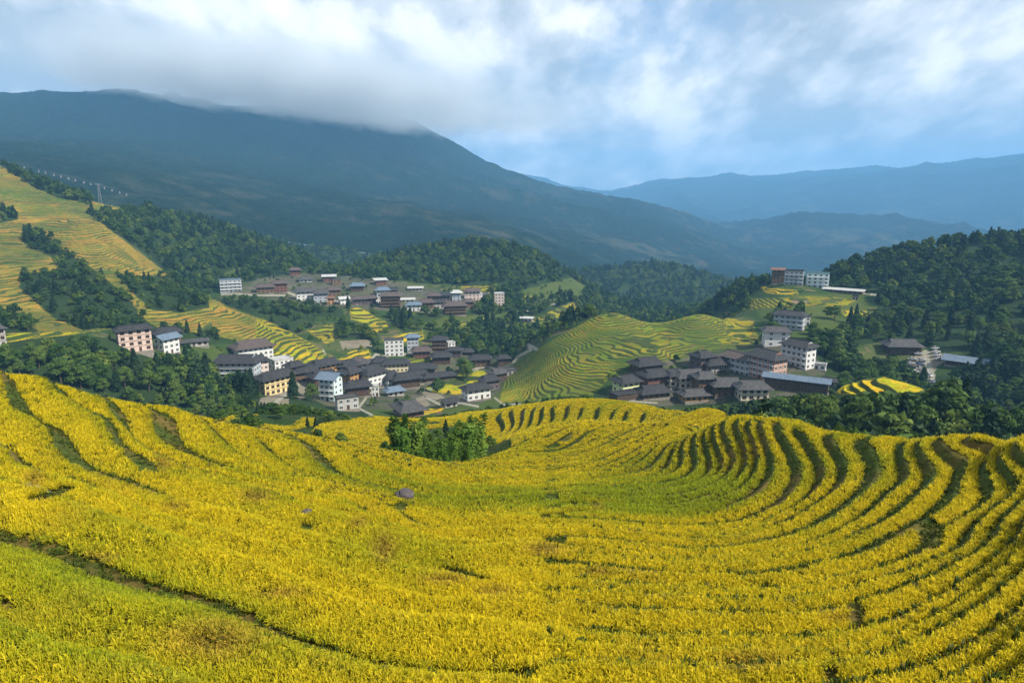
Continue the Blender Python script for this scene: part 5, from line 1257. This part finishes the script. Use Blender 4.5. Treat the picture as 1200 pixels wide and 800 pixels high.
# the bamboo grove in the saddle of the rice field
BAMBOO = [(449,531,3.6),(458,527,4.6),(468,529,4.2),(476,528,5.2),(486,527,6.8),(494,529,6.2),(503,530,5.0),(512,531,4.6),(520,531,5.4),(527,532,4.2),(536,531,4.8),(545,530,5.0),(553,530,5.6),(561,529,5.2),(569,528,5.4),(577,526,5.6),(482,534,3.2),(500,535,3.0),(516,536,2.8),(540,535,3.2),(560,534,3.0)]
for i, (px, py, h) in enumerate(BAMBOO):
    px = px - 15; h = h * (1.25 if i in (4, 5, 13, 15) else .95)
    th, _ = theta_tan(px, py); r = 84 + (i * 37 % 9) - 4 + (3 if i < 16 else -4)
    x, y = r * math.sin(th), r * math.cos(th); z = ground(x, y)
    hh = h * 1.0
    put_tree('bamboo_clump', x, y, z - .3, hh, ('%s green bamboo clump in the %s of the grove in the rice field saddle' % ('tall' if h > 5.1 else 'low' if h < 4 else 'middling', 'left part' if px < 474 else 'right part' if px > 530 else 'middle')), 'bamboo clumps in the saddle', NEAR['bamboo_clump'])
# ------------------------------------------------------------------ camera, sky, sun
cam_d = bpy.data.cameras.new('camera'); cam_d.lens = 24; cam_d.sensor_width = 36; cam_d.sensor_fit = 'HORIZONTAL'
cam_d.clip_start = 0.1; cam_d.clip_end = 40000
cam = bpy.data.objects.new('camera', cam_d); COL.objects.link(cam)
cam.rotation_euler = (math.pi / 2 - PITCH, 0, 0); scene.camera = cam

SUN_AZ, SUN_EL = R(116), R(42)     # azimuth clockwise from the view direction
sd = bpy.data.lights.new('sun', 'SUN'); sd.energy = 4.8; sd.angle = R(0.6); sd.color = (1.0, 0.93, 0.80)
sun = bpy.data.objects.new('sun', sd); COL.objects.link(sun)
sv = Vector((math.sin(SUN_AZ) * math.cos(SUN_EL), math.cos(SUN_AZ) * math.cos(SUN_EL), math.sin(SUN_EL)))
sun.rotation_euler = sv.to_track_quat('Z', 'Y').to_euler(); sun.location = sv * 50

world = bpy.data.worlds.new('World'); scene.world = world; world.use_nodes = True
wt = world.node_tree; wt.nodes.clear()
wo = wt.nodes.new('ShaderNodeOutputWorld'); bg = wt.nodes.new('ShaderNodeBackground'); wt.links.new(bg.outputs[0], wo.inputs[0])
sky = wt.nodes.new('ShaderNodeTexSky'); sky.sky_type = 'NISHITA'; sky.sun_disc = False
sky.sun_elevation = SUN_EL; sky.sun_rotation = SUN_AZ; sky.altitude = 900; sky.air_density = 1.0; sky.dust_density = 1.2; sky.ozone_density = 1.5
bg.inputs['Strength'].default_value = 0.1
def build_sky():
    nt = wt
    geo = N(nt, 'ShaderNodeTexCoord'); D = geo.outputs['Generated']
    sep = N(nt, 'ShaderNodeSeparateXYZ'); nt.links.new(D, sep.inputs[0])
    # cloud-layer plane coordinates: the layer flattens towards the horizon
    den = math_(nt, 'ADD', math_(nt, 'MAXIMUM', sep.outputs[2], 0.0), 0.55)
    cx = math_(nt, 'DIVIDE', sep.outputs[0], den); cy = math_(nt, 'DIVIDE', math_(nt, 'MULTIPLY', sep.outputs[2], 1.45), den)
    cmb = N(nt, 'ShaderNodeCombineXYZ'); nt.links.new(cx, cmb.inputs[0]); nt.links.new(cy, cmb.inputs[1]); nt.links.new(sep.outputs[1], cmb.inputs[2])
    V = cmb.outputs[0]
    n1 = noise(nt, 3.4, 10, V, 0.54, 0.0); n2 = noise(nt, 9.0, 9, V, 0.6, 0.3)
    def blob(az, el, wa, we):          # where the cloud banks stand, by compass direction and height
        a = math_(nt, 'ARCTAN2', sep.outputs[0], sep.outputs[1]); e = math_(nt, 'ARCSINE', sep.outputs[2])
        da = math_(nt, 'DIVIDE', math_(nt, 'SUBTRACT', a, R(az)), R(wa)); de = math_(nt, 'DIVIDE', math_(nt, 'SUBTRACT', e, R(el)), R(we))
        q = math_(nt, 'ADD', math_(nt, 'MULTIPLY', da, da), math_(nt, 'MULTIPLY', de, de))
        return math_(nt, 'POWER', 2.718, math_(nt, 'MULTIPLY', q, -1.0))
    def tot(L):
        s = None
        for (a, e, wa, we, k) in L:
            b = math_(nt, 'MULTIPLY', blob(a, e, wa, we), k); s = b if s is None else math_(nt, 'ADD', s, b)
        return s
    dens = math_(nt, 'ADD', math_(nt, 'ADD', math_(nt, 'MULTIPLY', n1.outputs[0], 0.95), math_(nt, 'MULTIPLY', n2.outputs[0], 0.38)),
                 tot([(-27, 12, 27, 10, .34), (-9, 8, 10, 6, .20), (4, 4.5, 7, 3.0, .20), (15, 5, 8, 3.2, .20), (27, 7, 12, 4.5, .24), (26, 14, 13, 4, .14), (11, 13, 7, 5, -.20), (6, 9, 4, 2.5, -.10), (0, 1, 90, 4.0, .26), (-38, 17, 16, 8, .22), (30, 20, 8, 4, -.08), (-20, 50, 60, 20, .1)]))
    dens = math_(nt, 'SUBTRACT', dens, 0.06)
    alpha = ramp(nt, dens, [(0.42, (.18, .18, .18)), (0.54, (.65, .65, .65)), (0.68, (1, 1, 1))])
    # the same cloud seen a little towards the sun: where it thins out there, the cloud is lit
    mp = N(nt, 'ShaderNodeVectorMath', operation='ADD'); nt.links.new(V, mp.inputs[0]); mp.inputs[1].default_value = (.03, .05, 0)
    n4 = noise(nt, 3.4, 10, mp.outputs[0], 0.54, 0.0)
    lit = math_(nt, 'MULTIPLY', math_(nt, 'SUBTRACT', n1.outputs[0], n4.outputs[0]), 2.6)
    bri = math_(nt, 'ADD', math_(nt, 'ADD', math_(nt, 'ADD', math_(nt, 'MULTIPLY', n2.outputs[0], 0.45), math_(nt, 'MULTIPLY', n1.outputs[0], 0.25)), lit),
                tot([(-26, 14, 20, 5, .16), (-10, 12, 10, 4, .12), (-26, 7, 26, 2.4, -.20), (-6, 7.5, 8, 2.2, -.16), (4, 4.5, 4, 1.8, .14), (15, 6.5, 4, 1.6, .16), (28, 8, 7, 2, .16), (14, 2.5, 34, 2.0, .10), (30, 15, 10, 3, -.10)]))
    ccol = ramp(nt, bri, [(0.20, (3.3, 3.75, 4.2)), (0.36, (4.5, 4.85, 5.2)), (0.52, (5.8, 6.0, 6.2)), (0.64, (7.3, 7.25, 7.25)), (0.85, (8.5, 8.35, 8.2))])
    c = mixc(nt, alpha, sky.outputs[0], ccol)
    nt.links.new(c, bg.inputs['Color'])
build_sky()

# the cloud that sits on the left mountain: soft overlapping puffs of thin vapour
X, Yf, Z = ray(345, 100); k = 3050 / math.hypot(X, Yf)
bmc = bmesh.new(); bmesh.ops.create_icosphere(bmc, subdivisions=4, radius=1); cme = bpy.data.meshes.new('cloud'); bmc.to_mesh(cme); bmc.free()
cl = link('cloud', cme); cl.location = (X * k, float(Yf) * k, float(Z) * k); cl.scale = (1450, 900, 170); cl.rotation_euler = (0, R(5.5), R(18))
cl['kind'] = 'stuff'; cl['label'] = 'grey cloud resting on the top of the left mountain'; cl['category'] = 'cloud'
cm = bpy.data.materials.new('cloud_vapour'); cm.use_nodes = True; cn = cm.node_tree; cn.nodes.clear()
co_ = cn.nodes.new('ShaderNodeOutputMaterial'); cvn = cn.nodes.new('ShaderNodeVolumePrincipled'); cvn.inputs['Color'].default_value = (.80, .84, .88, 1)
tcn = N(cn, 'ShaderNodeTexCoord'); gpn = N(cn, 'ShaderNodeNewGeometry'); ln = N(cn, 'ShaderNodeVectorMath', operation='LENGTH'); cn.links.new(tcn.outputs['Object'], ln.inputs[0])
nzn = noise(cn, .0042, 6, gpn.outputs['Position'], .58); fall = math_(cn, 'MULTIPLY', math_(cn, 'SUBTRACT', 1.0, ln.outputs['Value']), 1.25)
dn = math_(cn, 'SUBTRACT', math_(cn, 'ADD', math_(cn, 'MULTIPLY', nzn.outputs[0], 1.5), fall), 1.0)
dn = math_(cn, 'MULTIPLY', math_(cn, 'MINIMUM', math_(cn, 'MAXIMUM', dn, 0.0), .6), 1.1e-2); cn.links.new(dn, cvn.inputs['Density'])
cn.links.new(cvn.outputs[0], co_.inputs['Volume']); cme.materials.append(cm)
# the valley air
hz = link('haze', new_mesh('haze', *boxes([(-12800, 12800, -500, 12700, -330, 720)]), []))
hz['kind'] = 'stuff'; hz['label'] = 'thin blue haze filling the valley'; hz['category'] = 'haze'
hm = bpy.data.materials.new('valley_haze'); hm.use_nodes = True; hn = hm.node_tree; hn.nodes.clear()
ho = hn.nodes.new('ShaderNodeOutputMaterial'); hv = hn.nodes.new('ShaderNodeVolumePrincipled')
hv.inputs['Color'].default_value = (.24, .56, .95, 1); hv.inputs['Density'].default_value = 1.4e-4; hv.inputs['Anisotropy'].default_value = 0.0
hn.links.new(hv.outputs[0], ho.inputs['Volume']); hz.data.materials.append(hm)

scene.render.engine = 'CYCLES'
cy = scene.cycles
cy.use_denoising = True; cy.denoiser = 'OPENIMAGEDENOISE'
cy.max_bounces = 5; cy.diffuse_bounces = 2; cy.glossy_bounces = 2; cy.transmission_bounces = 2; cy.volume_bounces = 2; cy.transparent_max_bounces = 6
cy.use_adaptive_sampling = True
vs = scene.view_settings; vs.view_transform = 'Standard'; vs.look = 'None'; vs.exposure = 0.75; vs.gamma = 1.0
